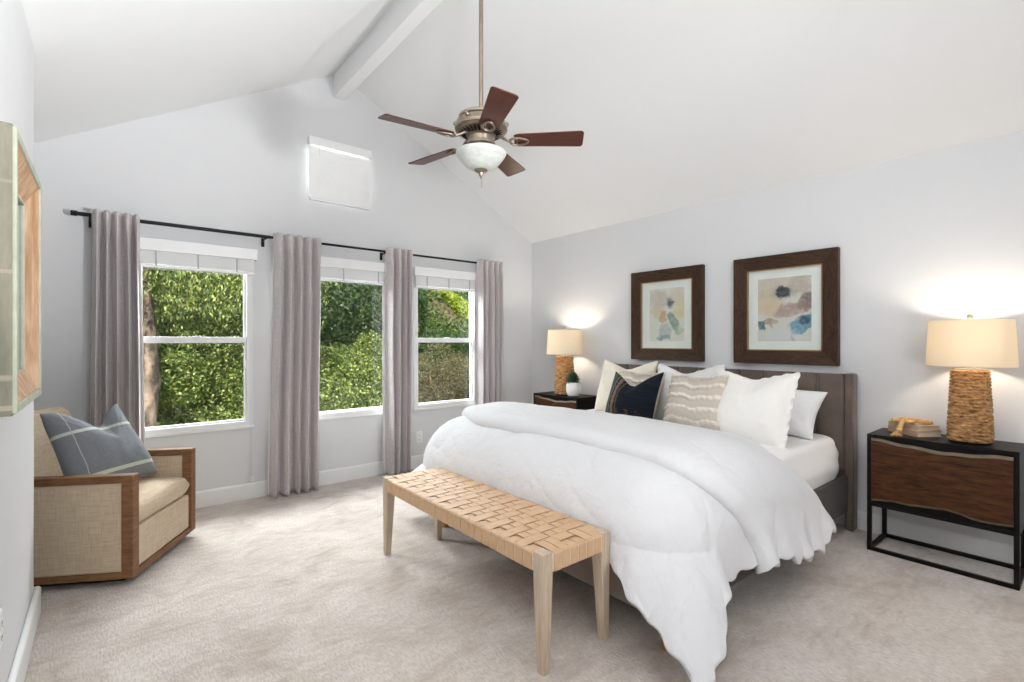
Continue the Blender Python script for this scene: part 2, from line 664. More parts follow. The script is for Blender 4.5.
def curtain(xa, xb, ba, bb, folds, seed, label, lining=(-0.015, 0.0)):
    """gathered panel: top from xa to xb, hem from ba to bb"""
    cx = (xa + xb) / 2
    r = thing('curtain', label, 'curtain', (cx, 4.268, 0.012), 0, 'grey curtains on the black rod')
    H = 2.142 - 0.012
    rnd = random.Random(seed)
    ph = rnd.uniform(0, 6)
    wts = [rnd.uniform(0.75, 1.3) for _ in range(folds)]
    cum = [0]
    for q in wts:
        cum.append(cum[-1] + q)
    cum = [q / cum[-1] for q in cum]

    def fold(s):
        for k in range(folds):
            if s <= cum[k + 1] + 1e-9:
                return k + (s - cum[k]) / (cum[k + 1] - cum[k])
        return folds

    def surf(s, t, dy=0.0, e0=0.0, e1=0.0):
        z = t * H
        top = sstep(0.90, 0.985, t)
        g = sstep(0.0, 1.0, t)
        x0 = ba + (xa - ba) * g + e0 * (1 - top)
        x1 = bb + (xb - bb) * g + e1 * (1 - top)
        fz = fold(s) + 0.10 * nz(seed + s * 3, t * 2.2) * (1 - 0.6 * top)
        dd = fz - round(fz)
        wv = 0.55 + 0.45 * math.cos(2 * PI * (fz - 0.5)) - 3.2 * math.exp(-(dd / 0.13) ** 2)   # broad rounded fronts, narrow valleys
        amp = 0.042 * (1 - 0.5 * top) * (0.85 + 0.3 * nz(seed * 2 + s * 5, t * 1.7, 3))
        x = x0 + (x1 - x0) * s + 0.008 * math.sin(2 * PI * fz) * (1 - 0.5 * top)
        y = -wv * amp - 0.012 * top + 0.006 * nz(s * 9, t * 7, seed)
        y = min(y, 0.066 - 0.026 * top)
        # pinch just under the heading
        y += 0.006 * math.exp(-((t - 0.955) / 0.02) ** 2)
        return (x - cx, y + dy, z)

    MB().grid(lambda s, t: surf(s, t), folds * 26, 70).build('panel', M_curt, r, smooth=True, solid=0.002)
    def back(s, t):
        z = t * H * 0.955
        g = sstep(0.0, 1.0, t * 0.955)
        top = sstep(0.86, 0.955, t)
        x0 = ba + (xa - ba) * g + lining[0] * (1 - top) + 0.006
        x1 = bb + (xb - bb) * g + lining[1] * (1 - top) - 0.006
        x0, x1 = x0 - cx, x1 - cx
        edge = min(s, 1 - s)
        y = 0.072 + 0.003 * math.sin(s * 40 + seed) - 0.012 * sstep(0.06, 0.0, edge) + 0.004 * nz(s * 9, t * 12, seed)
        return (x0 + (x1 - x0) * s + 0.004 * nz(3.1, t * 14, seed), y, z)
    MB().grid(back, 60, 50).build('lining', M_lining, r, smooth=True, solid=0.0015)
    return r


curtain(-0.085, 0.172, -0.105, 0.196, 5, 3, 'grey curtain behind the armchair, first on the rod from the left end', (0.0, 0.016))
curtain(1.035, 1.42, 1.005, 1.405, 5, 11, 'grey curtain between the left sash window and the picture window', (-0.012, 0.0))
curtain(2.012, 2.285, 2.02, 2.265, 4, 23, 'grey curtain between the picture window and the right sash window', (-0.035, 0.0))
curtain(3.058, 3.39, 3.058, 3.40, 5, 31, 'grey curtain at the corner end of the rod, behind the bed', (-0.022, 0.0))

# ------------------------------------------------------------------ outlets
M_plate = mat('outlet_plate', (0.8, 0.8, 0.79), 0.35)
M_slot = mat('outlet_slot', (0.12, 0.12, 0.12), 0.5)


def outlet(loc, rotz, label):
    r = thing('wall_outlet', label, 'outlet', loc, rotz)
    MB().box(-0.036, 0.036, -0.006, 0.0, -0.058, 0.058).build('cover_plate', M_plate, r, bevel=0.003)
    for z in (-0.022, 0.022):
        s = MB().box(-0.017, 0.017, -0.009, -0.005, z - 0.014, z + 0.014).build('socket', M_plate, r, bevel=0.003)
        q = MB()
        for x in (-0.007, 0.007):
            q.box(x - 0.0015, x + 0.0015, -0.0096, -0.0088, z - 0.004, z + 0.007)
        q.box(-0.002, 0.002, -0.0096, -0.0088, z - 0.011, z - 0.007)
        q.build('slots', M_slot, s)
    return r


outlet((2.417, YW, 0.303), 0, 'white power outlet low on the window wall by the bed')
outlet((XL, 2.175, 0.375), R(90), 'white power outlet low on the left wall below the mirror')
M_slots = M_slot

# ------------------------------------------------------------------ armchair
M_chairfab = weave_mat('armchair_linen', (0.66, 0.535, 0.39), (0.52, 0.41, 0.285), 190, 0.9, 0.5, 0.1, 0.6)
M_chairwood = wood_mat('armchair_walnut', (0.16, 0.075, 0.035), (0.26, 0.135, 0.065), (2, 2, 14), 5, 0.45)
ch = thing('armchair', 'tan linen armchair with brown wood arm frames beside the window', 'armchair', (-0.083, 3.712, 0), R(-30))
cw, cd = 0.345, 0.41            # half width, half depth


def wood_arm(sgn):
    """wooden arm: frame of top rail, front post, back post and bottom rail"""
    y0, y1 = (sgn * cw, sgn * (cw - 0.058))
    ya, yb = min(y0, y1), max(y0, y1)
    m = MB()
    m.box(cd - 0.055, cd, ya, yb, 0.04, 0.575)
    m.box(-cd, -cd + 0.045, ya, yb, 0.04, 0.575)
    m.box(-cd + 0.045, cd - 0.055, ya, yb, 0.535, 0.575)
    m.box(-cd + 0.045, cd - 0.055, ya, yb, 0.04, 0.075)
    a = m.build('arm_frame', M_chairwood, ch, bevel=0.004)
    yc = (ya + yb) / 2
    MB().box(-cd + 0.042, cd - 0.052, yc - 0.021, yc + 0.021, 0.072, 0.538).build('arm_panel', M_chairfab, a, bevel=0.008)
    return a


wood_arm(-1)
wood_arm(1)
m = MB().box(-cd + 0.02, cd - 0.004, -cw + 0.06, cw - 0.06, 0.035, 0.07)
m.build('base_rail', M_chairwood, ch, bevel=0.004)
MB().box(-cd + 0.06, cd - 0.08, -cw + 0.08, cw - 0.08, 0.0, 0.036).build('plinth', M_black, ch)
MB().box(-cd + 0.06, cd - 0.012, -cw + 0.061, cw - 0.061, 0.071, 0.285).build('seat_base', M_chairfab, ch, bevel=0.012, seg=3)
def cushion(x0, x1, y0, y1, z0, z1, crown, rr=0.04, n=26):
    """boxed cushion with a crowned top"""
    mb = MB()
    def sq(u):
        return math.copysign(abs(u) ** 0.9, u)
    def f(top):
        def g(a, b2):
            u, v = 2 * a - 1, 2 * b2 - 1
            e = (1 - abs(u) ** 22) * (1 - abs(v) ** 22)
            x = (x0 + x1) / 2 + (x1 - x0) / 2 * u
            y = (y0 + y1) / 2 + (y1 - y0) / 2 * v
            c = (1 - u * u) * (1 - v * v)
            hz = (z1 - z0) / 2
            z = (z0 + z1) / 2 + (1 if top else -1) * (hz * max(0, e) ** 0.5 + (crown * c if top else 0.2 * crown * c))
            return (x, y, z + 0.003 * nz(x * 9, y * 9, z))
        return g
    mb.grid(f(True), n, n).grid(f(False), n, n)
    return mb
cushion(-0.20, cd + 0.004, -cw + 0.062, cw - 0.062, 0.288, 0.408, 0.022).build('seat_cushion', M_chairfab, ch, smooth=True, weld=1e-4, subsurf=1)
# back: sloping upholstered block with rounded top
bk = MB()
def backf(a, b2):
    pass
prof = [(-0.41, 0.075), (-0.20, 0.075), (-0.185, 0.42), (-0.215, 0.60), (-0.255, 0.80), (-0.275, 0.845), (-0.315, 0.868), (-0.365, 0.862), (-0.40, 0.83), (-0.405, 0.6)]
bk.prism([(p[0], p[1]) for p in prof], 'y', -cw + 0.062, cw - 0.062)
bk.build('backrest', M_chairfab, ch, bevel=0.03, seg=4, smooth='auto', angle=35)


# ------------------------------------------------------------------ pillows
def pillow_mb(w, h, T, chop=0.0, chop_u=0.0, flange=0.0, pinch=0.05, n=44, seed=0, wr=0.006, ridge=None, side='both', chop_w=0.36, p=2.6, sag=0.0, skew=0.0):
    """standing pillow: x width, z height from 0, front towards -y"""
    mb = MB()
    ext = 1 + flange

    def surf(sg):
        def g(a, b2):
            U, V = (2 * a - 1) * ext, (2 * b2 - 1) * ext
            u, v = max(-1, min(1, U)), max(-1, min(1, V))
            e = max(0.0, (1 - abs(u) ** p) * (1 - abs(v) ** p))
            th = T / 2 * e ** 0.55
            x = w / 2 * (U - u * pinch * (1 - v * v))
            z = h / 2 * (V - v * pinch * (1 - u * u))
            ed = sstep(1.0, 0.55, max(abs(u), abs(v)))
            # karate chop in the top edge
            if chop:
                k = max(0.0, 1 - abs(u - chop_u) / (2.2 * chop_w)) ** 1.25 * sstep(-0.35, 1.0, v)
                z -= chop * k
                th *= 1 - 0.5 * k * sstep(0.0, 0.9, v)
                x += (0.018 if u > chop_u else -0.018) * sstep(0.3, 1, v) * math.exp(-((u - chop_u) / 0.5) ** 2)
            x -= skew * sstep(-1.1, 1.0, v) * sstep(-0.2, 1.0, u)
            # sag of the lower half
            th *= 1 + 0.12 * math.exp(-((v + 0.45) / 0.4) ** 2)
            wrk = fbm(x * 7 + seed, z * 4, seed + sg, 3) * wr * (0.4 + e)
            # pulls radiating from the corners
            wrk += wr * 0.9 * math.sin(26 * (abs(u) - abs(v)) + 5 * nz(u * 3, v * 3, seed)) * (abs(u * v)) ** 1.2 * (0.2 + e)
            y = sg * (th + wrk * min(1, e * 6))
            if flange and (abs(U) > 1 or abs(V) > 1):
                q = max(abs(U), abs(V)) - 1
                y = sg * 0.003 * (1 - q / flange) + 0.012 * math.sin(22 * (U - V) + seed) * q / flange
            if ridge and sg < 0:
                y -= ridge(u, v) * min(1, e * 5)
            # lower edge rests flat
            y += sag * v * v
            return (x, y, z + h / 2)
        return g
    if side in ('both', 'front'):
        mb.grid(surf(-1), n, n)
    if side in ('both', 'back'):
        mb.grid(surf(1), n, n)
    return mb


def place_pillow(o, x, y, z, lean, yaw=-90.0, roll=0.0):
    o.location = (x, y, z)
    o.rotation_euler = (R(-lean), R(roll), R(yaw))
    return o


M_white = weave_mat('white_cotton', (0.73, 0.728, 0.728), (0.70, 0.697, 0.695), 500, 0.9, 0.15, 0.1, 1.0)
M_cream = weave_mat('cream_cotton', (0.76, 0.71, 0.61), (0.68, 0.62, 0.51), 300, 0.9, 0.4, 0.1, 0.9)
M_shamw = weave_mat('warm_white_cotton', (0.80, 0.78, 0.745), (0.755, 0.735, 0.70), 400, 0.9, 0.25, 0.1, 1.0)


def chair_pillow_mat():
    m, n, l, b = nt('slate_stripe_cloth')
    b.inputs['Roughness'].default_value = 0.9
    b.inputs['Sheen Weight'].default_value = 0.15
    tc = n.new('ShaderNodeTexCoord')
    sp = n.new('ShaderNodeSeparateXYZ')
    l.new(tc.outputs['Object'], sp.inputs[0])
    th = noise_tex(n, l, coords(n, l, (0.1, 1, 1)), 300, 2)
    base = ramp(n, l, th, [(0.3, (0.145, 0.158, 0.178)), (0.7, (0.20, 0.213, 0.235))])
    col = base
    for z0, wd in ((0.345, 0.009), (0.085, 0.010)):
        d = math_n(n, l, 'ABSOLUTE', math_n(n, l, 'SUBTRACT', sp.outputs['Z'], z0))
        k = math_n(n, l, 'LESS_THAN', d, wd)
        col = mixc(n, l, k, col, (0.50, 0.55, 0.47))
    # pale vertical seam
    d = math_n(n, l, 'ABSOLUTE', math_n(n, l, 'SUBTRACT', sp.outputs['X'], -0.19))
    col = mixc(n, l, math_n(n, l, 'LESS_THAN', d, 0.002), col, (0.42, 0.42, 0.42))
    l.new(col, b.inputs['Base Color'])
    bump(n, l, th, b, 0.3, 0.002)
    return m


o = pillow_mb(0.52, 0.50, 0.19, chop=0.12, chop_u=0.10, pinch=0.05, seed=4, chop_w=0.4, wr=0.007, skew=0.07).build('throw_pillow', chair_pillow_mat(), None, smooth=True, weld=1e-4, subsurf=1)
tag(o, 'slate blue throw pillow with pale green stripes on the armchair', 'pillow')
fx = Vector((math.cos(R(-30)), math.sin(R(-30)), 0))
fy = Vector((-fx.y, fx.x, 0))
cp = Vector((-0.083, 3.712, 0)) + fx * 0.17 + fy * -0.02
place_pillow(o, cp.x, cp.y, 0.44, 26, 43, 0)

# ------------------------------------------------------------------ mirror on the left wall
M_mirwood = None
def painted_wood():
    m, n, l, b = nt('weathered_painted_wood')
    b.inputs['Roughness'].default_value = 0.7
    v = coords(n, l, (6, 6, 1))
    f = noise_tex(n, l, v, 4, 6, 0.65)
    c = ramp(n, l, f, [(0.3, (0.14, 0.14, 0.10)), (0.5, (0.215, 0.205, 0.15)), (0.72, (0.31, 0.28, 0.215))])
    sp = n.new('ShaderNodeSeparateXYZ')
    tc = n.new('ShaderNodeTexCoord')
    l.new(tc.outputs['Object'], sp.inputs[0])
    g = noise_tex(n, l, coords(n, l, (0.4, 0.4, 16)), 1.0, 2)
    c = mixc(n, l, ramp(n, l, g, [(0.60, (0, 0, 0)), (0.63, (1, 1, 1))]), c, (0.33, 0.29, 0.22))
    l.new(c, b.inputs['Base Color'])
    bump(n, l, f, b, 0.4, 0.004)
    return m
M_mirout = painted_wood()
M_mirrim = mat('whitewashed_rim', (0.46, 0.47, 0.37), 0.6, col2=(0.34, 0.37, 0.28), scale=20, bump_s=0.3)
M_mirin = wood_mat('reclaimed_pine', (0.36, 0.195, 0.10), (0.60, 0.41, 0.27), (8, 8, 1), 4, 0.6)
M_mirror = mat('mirror_silver', (0.9, 0.92, 0.9), 0.02, 1.0, col2=(0.9, 0.92, 0.9))
mr = thing('wall_mirror', 'deep weathered wood box mirror on the left wall', 'mirror', (XL, 2.035, 1.447), 0)
# local: x out of wall, y along wall, z up
hw, hh, dp = 0.298, 0.360, 0.078
def frame_ring(y_out, z_out, y_in, z_in, xo, xi):
    o4 = [(-y_out, -z_out), (y_out, -z_out), (y_out, z_out), (-y_out, z_out)]
    i4 = [(-y_in, -z_in), (y_in, -z_in), (y_in, z_in), (-y_in, z_in)]
    vs = [(xo, a, c) for a, c in o4] + [(xi, a, c) for a, c in i4]
    return vs, [(k, (k + 1) % 4, 4 + (k + 1) % 4, 4 + k) for k in range(4)]
m = MB()
m.add(*frame_ring(hw, hh, hw, hh, 0.002, dp))
m.build('outer_frame', M_mirout, mr, solid=0.012, offset=0)
m = MB()
for (ya, yb, za, zb) in ((-hw, -hw + 0.022, -hh, hh), (hw - 0.022, hw, -hh, hh), (-hw + 0.022, hw - 0.022, hh - 0.022, hh), (-hw + 0.022, hw - 0.022, -hh, -hh + 0.022)):
    m.box(dp - 0.004, dp + 0.008, ya, yb, za, zb)
m.build('front_rim', M_mirrim, mr, bevel=0.003)
m = MB()
m.add(*frame_ring(hw - 0.02, hh - 0.02, hw - 0.078, hh - 0.085, dp, 0.048))
m.build('inner_slope', M_mirin, mr, solid=0.006, offset=0)
MB().box(0.034, 0.042, -hw + 0.06, hw - 0.06, -hh + 0.07, hh - 0.07).build('mirror_glass', M_mirror, mr)
m = MB()
a1, c1 = hw - 0.078, hh - 0.085
for (ya, yb, za, zb) in ((-a1, -a1 + 0.012, -c1, c1), (a1 - 0.012, a1, -c1, c1), (-a1, a1, c1 - 0.012, c1), (-a1, a1, -c1, -c1 + 0.012)):
    m.box(0.041, 0.052, ya, yb, za, zb)
m.build('inner_bead', M_mirrim, mr, bevel=0.003)

# ------------------------------------------------------------------ pictures
M_frame = wood_mat('dark_walnut_frame', (0.024, 0.012, 0.007), (0.066, 0.034, 0.019), (3, 14, 14), 5, 0.5, 0.25)
M_framev = wood_mat('dark_walnut_frame_upright', (0.024, 0.012, 0.007), (0.066, 0.034, 0.019), (14, 14, 3), 5, 0.5, 0.25)
M_matte = mat('picture_mat_board', (0.82, 0.81, 0.79), 0.8)
M_gold = mat('gold_lip', (0.35, 0.22, 0.10), 0.4, 0.6)
M_pglass = thin_glass('picture_glass')


def print_mat(name, bg, blobs):
    """watercolour print; blobs: (u, v, ru, rv, colour, softness, strength) in metres from the centre"""
    m, n, l, b = nt(name)
    b.inputs['Roughness'].default_value = 0.9
    tc = n.new('ShaderNodeTexCoord')
    wv = n.new('ShaderNodeTexNoise')
    wv.inputs['Scale'].default_value = 14
    wv.inputs['Detail'].default_value = 4
    l.new(tc.outputs['Object'], wv.inputs['Vector'])
    dis = n.new('ShaderNodeVectorMath')
    dis.operation = 'MULTIPLY_ADD'
    l.new(wv.outputs['Color'], dis.inputs[0])
    dis.inputs[1].default_value = (0.12, 0.0, 0.12)
    l.new(tc.outputs['Object'], dis.inputs[2])
    off = n.new('ShaderNodeVectorMath')
    off.operation = 'SUBTRACT'
    l.new(dis.outputs[0], off.inputs[0])
    off.inputs[1].default_value = (0.06, 0, 0.06)
    pv = off.outputs[0]
    wash = noise_tex(n, l, tc.outputs['Object'], 22, 6, 0.6, 1.0)
    col = mixc(n, l, ramp(n, l, wash, [(0.35, (0, 0, 0)), (0.7, (1, 1, 1))]), bg, tuple(min(1, q * 0.93) for q in bg))
    for (u, v, ru, rv, rot, cc, soft, st) in blobs:
        mp = n.new('ShaderNodeMapping')
        mp.vector_type = 'TEXTURE'
        mp.inputs['Location'].default_value = (u, 0, v)
        mp.inputs['Rotation'].default_value = (0, R(rot), 0)
        mp.inputs['Scale'].default_value = (ru, 1, rv)
        l.new(pv, mp.inputs[0])
        sx = n.new('ShaderNodeSeparateXYZ')
        l.new(mp.outputs[0], sx.inputs[0])
        d2 = math_n(n, l, 'ADD', math_n(n, l, 'POWER', math_n(n, l, 'ABSOLUTE', sx.outputs[0]), 2.0), math_n(n, l, 'POWER', math_n(n, l, 'ABSOLUTE', sx.outputs[2]), 2.0))
        k = ramp(n, l, d2, [(max(0.0, 1 - soft), (st, st, st)), (1.0, (0, 0, 0))])
        k = math_n(n, l, 'MULTIPLY', k, ramp(n, l, wash, [(0.25, (0.55, 0.55, 0.55)), (0.6, (1, 1, 1))]))
        col = mixc(n, l, k, col, cc)
    l.new(col, b.inputs['Base Color'])
    return m


def picture(yc, label, pm, pw, ph):
    """local: x to the viewer's right (-Y), y into wall, z up"""
    r = thing('framed_picture', label, 'picture', (XR, yc, 1.508), R(-90), 'framed flower prints above the headboard')
    W2, H2, fw = 0.366, 0.412, 0.102
    for k, (pts, mm) in enumerate((
            ([(-W2, H2), (W2, H2), (W2 - fw, H2 - fw), (-W2 + fw, H2 - fw)], M_frame),
            ([(W2, H2), (W2, -H2), (W2 - fw, -H2 + fw), (W2 - fw, H2 - fw)], M_framev),
            ([(W2, -H2), (-W2, -H2), (-W2 + fw, -H2 + fw), (W2 - fw, -H2 + fw)], M_frame),
            ([(-W2, -H2), (-W2, H2), (-W2 + fw, H2 - fw), (-W2 + fw, -H2 + fw)], M_framev))):
        f = MB()
        q = len(pts)
        vs = []
        # raised outer edge sloping gently to the inside
        for (x, z), y in zip(pts, (-0.052, -0.052, -0.036, -0.036)):
            vs.append((x, y, z))
        for (x, z) in pts:
            vs.append((x, -0.002, z))
        f.add(vs, [(0, 1, 2, 3), (7, 6, 5, 4), (0, 4, 5, 1), (1, 5, 6, 2), (2, 6, 7, 3), (3, 7, 4, 0)])
        f.build('frame_rail', mm, r, bevel=0.003)
    g = MB()
    a, c = W2 - fw, H2 - fw
    for (x0, x1, z0, z1) in ((-a, -a + 0.007, -c, c), (a - 0.007, a, -c, c), (-a, a, c - 0.007, c), (-a, a, -c, -c + 0.007)):
        g.box(x0, x1, -0.036, -0.02, z0, z1)
    g.build('inner_lip', M_gold, r)
    mt = MB()
    for (x0, x1, z0, z1) in ((-a, -pw, -c, c), (pw, a, -c, c), (-pw, pw, ph, c), (-pw, pw, -c, -ph)):
        mt.box(x0, x1, -0.018, -0.014, z0, z1)
    mt.build('mat_board', M_matte, r)
    MB().box(-pw - 0.004, pw + 0.004, -0.0138, -0.010, -ph - 0.004, ph + 0.004).build('art_print', pm, r)
    MB().box(-a + 0.004, a - 0.004, -0.0235, -0.0215, -c + 0.004, c - 0.004).build('picture_glass', M_pglass, r)
    return r


P1 = print_mat('watercolour_washed', (0.72, 0.69, 0.62), [
    (-0.08, 0.15, 0.15, 0.10, 15, (0.50, 0.40, 0.36), 0.7, 0.7),
    (0.11, 0.16, 0.12, 0.10, -20, (0.60, 0.50, 0.42), 0.8, 0.7),
    (-0.10, 0.03, 0.10, 0.07, 0, (0.62, 0.50, 0.28), 0.7, 0.7),
    (-0.04, -0.02, 0.05, 0.06, 0, (0.52, 0.26, 0.13), 0.6, 0.8),
    (0.13, 0.04, 0.07, 0.10, 10, (0.62, 0.54, 0.24), 0.7, 0.7),
    (0.03, 0.10, 0.05, 0.05, 0, (0.07, 0.09, 0.12), 0.7, 0.95),
    (0.07, -0.07, 0.05, 0.11, -25, (0.12, 0.24, 0.20), 0.5, 0.85),
    (0.13, -0.13, 0.05, 0.04, 0, (0.42, 0.50, 0.36), 0.5, 0.6),
    (-0.03, -0.15, 0.07, 0.08, 0, (0.36, 0.42, 0.46), 0.35, 0.75),
    (-0.03, -0.21, 0.08, 0.025, 0, (0.20, 0.24, 0.28), 0.5, 0.8)])
P2 = print_mat('watercolour_anemone', (0.66, 0.62, 0.58), [
    (-0.11, 0.05, 0.13, 0.11, 25, (0.62, 0.47, 0.32), 0.5, 0.85),
    (-0.12, 0.18, 0.12, 0.09, -30, (0.55, 0.45, 0.36), 0.5, 0.7),
    (0.01, 0.19, 0.08, 0.10, 0, (0.58, 0.47, 0.38), 0.5, 0.6),
    (0.12, 0.17, 0.10, 0.10, 30, (0.42, 0.32, 0.27), 0.7, 0.7),
    (0.16, 0.05, 0.07, 0.075, 20, (0.13, 0.07, 0.07), 0.55, 0.9),
    (0.05, 0.0, 0.14, 0.06, -15, (0.36, 0.22, 0.19), 0.6, 0.8),
    (-0.09, -0.09, 0.075, 0.03, 10, (0.30, 0.17, 0.14), 0.5, 0.8),
    (-0.16, -0.12, 0.04, 0.055, 10, (0.04, 0.13, 0.20), 0.4, 0.95),
    (0.12, -0.11, 0.115, 0.06, -30, (0.10, 0.28, 0.40), 0.4, 0.95),
    (0.13, -0.08, 0.05, 0.03, -20, (0.02, 0.05, 0.09), 0.7, 0.9),
    (0.06, -0.21, 0.006, 0.05, 10, (0.12, 0.16, 0.20), 0.3, 0.9),
    (-0.02, -0.20, 0.20, 0.06, 0, (0.62, 0.64, 0.68), 0.8, 0.6),
    (0.0, 0.125, 0.11, 0.06, 0, (0.30, 0.28, 0.30), 0.9, 0.6),
    (0.0, 0.13, 0.048, 0.052, 0, (0.018, 0.02, 0.04), 0.7, 1.0)]
    + [(0.0 + 0.034 * math.cos(R(a)), 0.13 + 0.038 * math.sin(R(a)), 0.028, 0.013, -a, (0.05, 0.045, 0.07), 0.9, 0.75) for a in range(10, 370, 45)])
picture(2.55, 'dark wood framed washed-out flower print, the picture nearer the window corner', P1, 0.18, 0.24)
picture(1.55, 'dark wood framed flower print with a blue leaf, the picture nearer the big lamp', P2, 0.19, 0.24)

# ------------------------------------------------------------------ nightstands
M_nsblk = mat('black_lacquer', (0.007, 0.006, 0.006), 0.4, col2=(0.010, 0.008, 0.007), scale=30, spec=0.12)
M_nswal = wood_mat('live_edge_walnut', (0.020, 0.007, 0.003), (0.095, 0.036, 0.011), (1, 2.2, 16), 3.2, 0.4)
M_sap = mat('pale_sapwood', (0.17, 0.13, 0.08), 0.6, col2=(0.11, 0.08, 0.045), scale=18)


def nightstand(loc, label):
    """front towards -x, width along y"""
    r = thing('nightstand', label, 'nightstand', loc, 0, 'black nightstands with wavy walnut drawers')
    hw2, d, H, zb = 0.325, 0.335, 0.705, 0.272
    bd = MB()
    t = 0.02
    bd.box(0, d, -hw2, hw2, H - t, H)
    bd.box(0, d, -hw2, hw2, zb, zb + t)
    bd.box(0, d, -hw2, -hw2 + t, zb + t, H - t)
    bd.box(0, d, hw2 - t, hw2, zb + t, H - t)
    bd.box(d - 0.012, d, -hw2 + t, hw2 - t, zb + t, H - t)
    bd.box(0.012, 0.024, -hw2 + t, hw2 - t, zb + t, H - t)
    bd.build('body', M_nsblk, r, bevel=0.002)
    N = 40
    def top(q):
        xs_ = (0, 0.12, 0.27, 0.42, 0.56, 0.72, 0.88, 1.0)
        g = (0.012, 0.018, 0.030, 0.036, 0.044, 0.036, 0.026, 0.022)
        return H - np.interp(q, xs_, g) - 0.008 + 0.002 * math.sin(q * 23)
    def bot(q):
        xs_ = (0, 0.18, 0.30, 0.40, 0.56, 0.66, 0.74, 0.9, 1.0)
        g = (0.016, 0.036, 0.030, 0.036, 0.050, 0.038, 0.024, 0.026, 0.030)
        return zb + np.interp(q, xs_, g) + 0.012 + 0.002 * math.sin(q * 19 + 1)
    qs = [k / N for k in range(N + 1)]
    yy = lambda q: (hw2 - t - 0.002) - q * (2 * (hw2 - t - 0.002))
    poly = [(yy(q), bot(q) + 0.014) for q in qs] + [(yy(q), top(q) - 0.016) for q in reversed(qs)]
    dr = MB().prism(poly, 'x', -0.002, 0.016).build('drawer', M_nswal, r)
    for nm, fa, fb in (('live_edge', lambda q: top(q) - 0.0165, top), ('live_edge', bot, lambda q: bot(q) + 0.0145)):
        e = MB()
        o = len(e.v)
        up = nm and fb is top
        vs, fs = [], []
        for q in qs:
            za, zc = fa(q), fb(q)
            if up:
                vs += [(-0.002, yy(q), za), (0.006, yy(q), zc), (0.016, yy(q), zc), (0.016, yy(q), za)]
            else:
                vs += [(0.006, yy(q), za), (-0.002, yy(q), zc), (0.016, yy(q), zc), (0.016, yy(q), za)]
        for k in range(N):
            for j in range(4):
                fs.append((4 * k + j, 4 * k + (j + 1) % 4, 4 * (k + 1) + (j + 1) % 4, 4 * (k + 1) + j))
        fs += [(0, 1, 2, 3), (4 * N + 3, 4 * N + 2, 4 * N + 1, 4 * N)]
        e.add(vs, fs)
        e.build(nm, M_sap, dr)
    s = 0.022
    for x in (0.0, d - s):
        for y in (-hw2, hw2 - s):
            MB().box(x, x + s, y, y + s, 0, zb).build('leg', M_nsblk, r, bevel=0.0015)
    for x in (0.0, d - s):
        MB().box(x, x + s, -hw2 + s, hw2 - s, 0.0, s).build('floor_rail', M_nsblk, r, bevel=0.0015)
    for y in (-hw2, hw2 - s):
        MB().box(s, d - s, y, y + s, 0.0, s).build('floor_rail', M_nsblk, r, bevel=0.0015)
    return r


ns = nightstand((3.572, 0.612, 0), 'black nightstand with a wavy walnut drawer, holding two books and the big lamp')
n2 = copy_tree(ns)
n2.location = (3.572, 3.65, 0)
n2['label'] = 'black nightstand with a wavy walnut drawer in the corner, half hidden behind the bed'

# ------------------------------------------------------------------ lamps
M_shade = translucent_mat('linen_lamp_shade', (0.82, 0.76, 0.66), (0.88, 0.80, 0.65), 0.44)
M_brass = mat('brushed_nickel', (0.45, 0.42, 0.38), 0.3, 1.0)
def grass_mat():
    m, n, l, b = nt('woven_seagrass')
    b.inputs['Roughness'].default_value = 0.7
    f = noise_tex(n, l, coords(n, l, (1, 1, 3.5)), 26, 4, 0.6)
    l.new(ramp(n, l, f, [(0.34, (0.10, 0.042, 0.012)), (0.48, (0.34, 0.165, 0.055)), (0.68, (0.55, 0.32, 0.125))]), b.inputs['Base Color'])
    bump(n, l, f, b, 0.5, 0.006)
    return m
M_grass = grass_mat()
M_bulb, n_, l_, b_ = nt('lamp_bulb')
b_.inputs['Base Color'].default_value = (1, 0.9, 0.75, 1)
b_.inputs['Emission Color'].default_value = (1, 0.80, 0.55, 1)
b_.inputs['Emission Strength'].default_value = 6
LAMP_W = 11.0


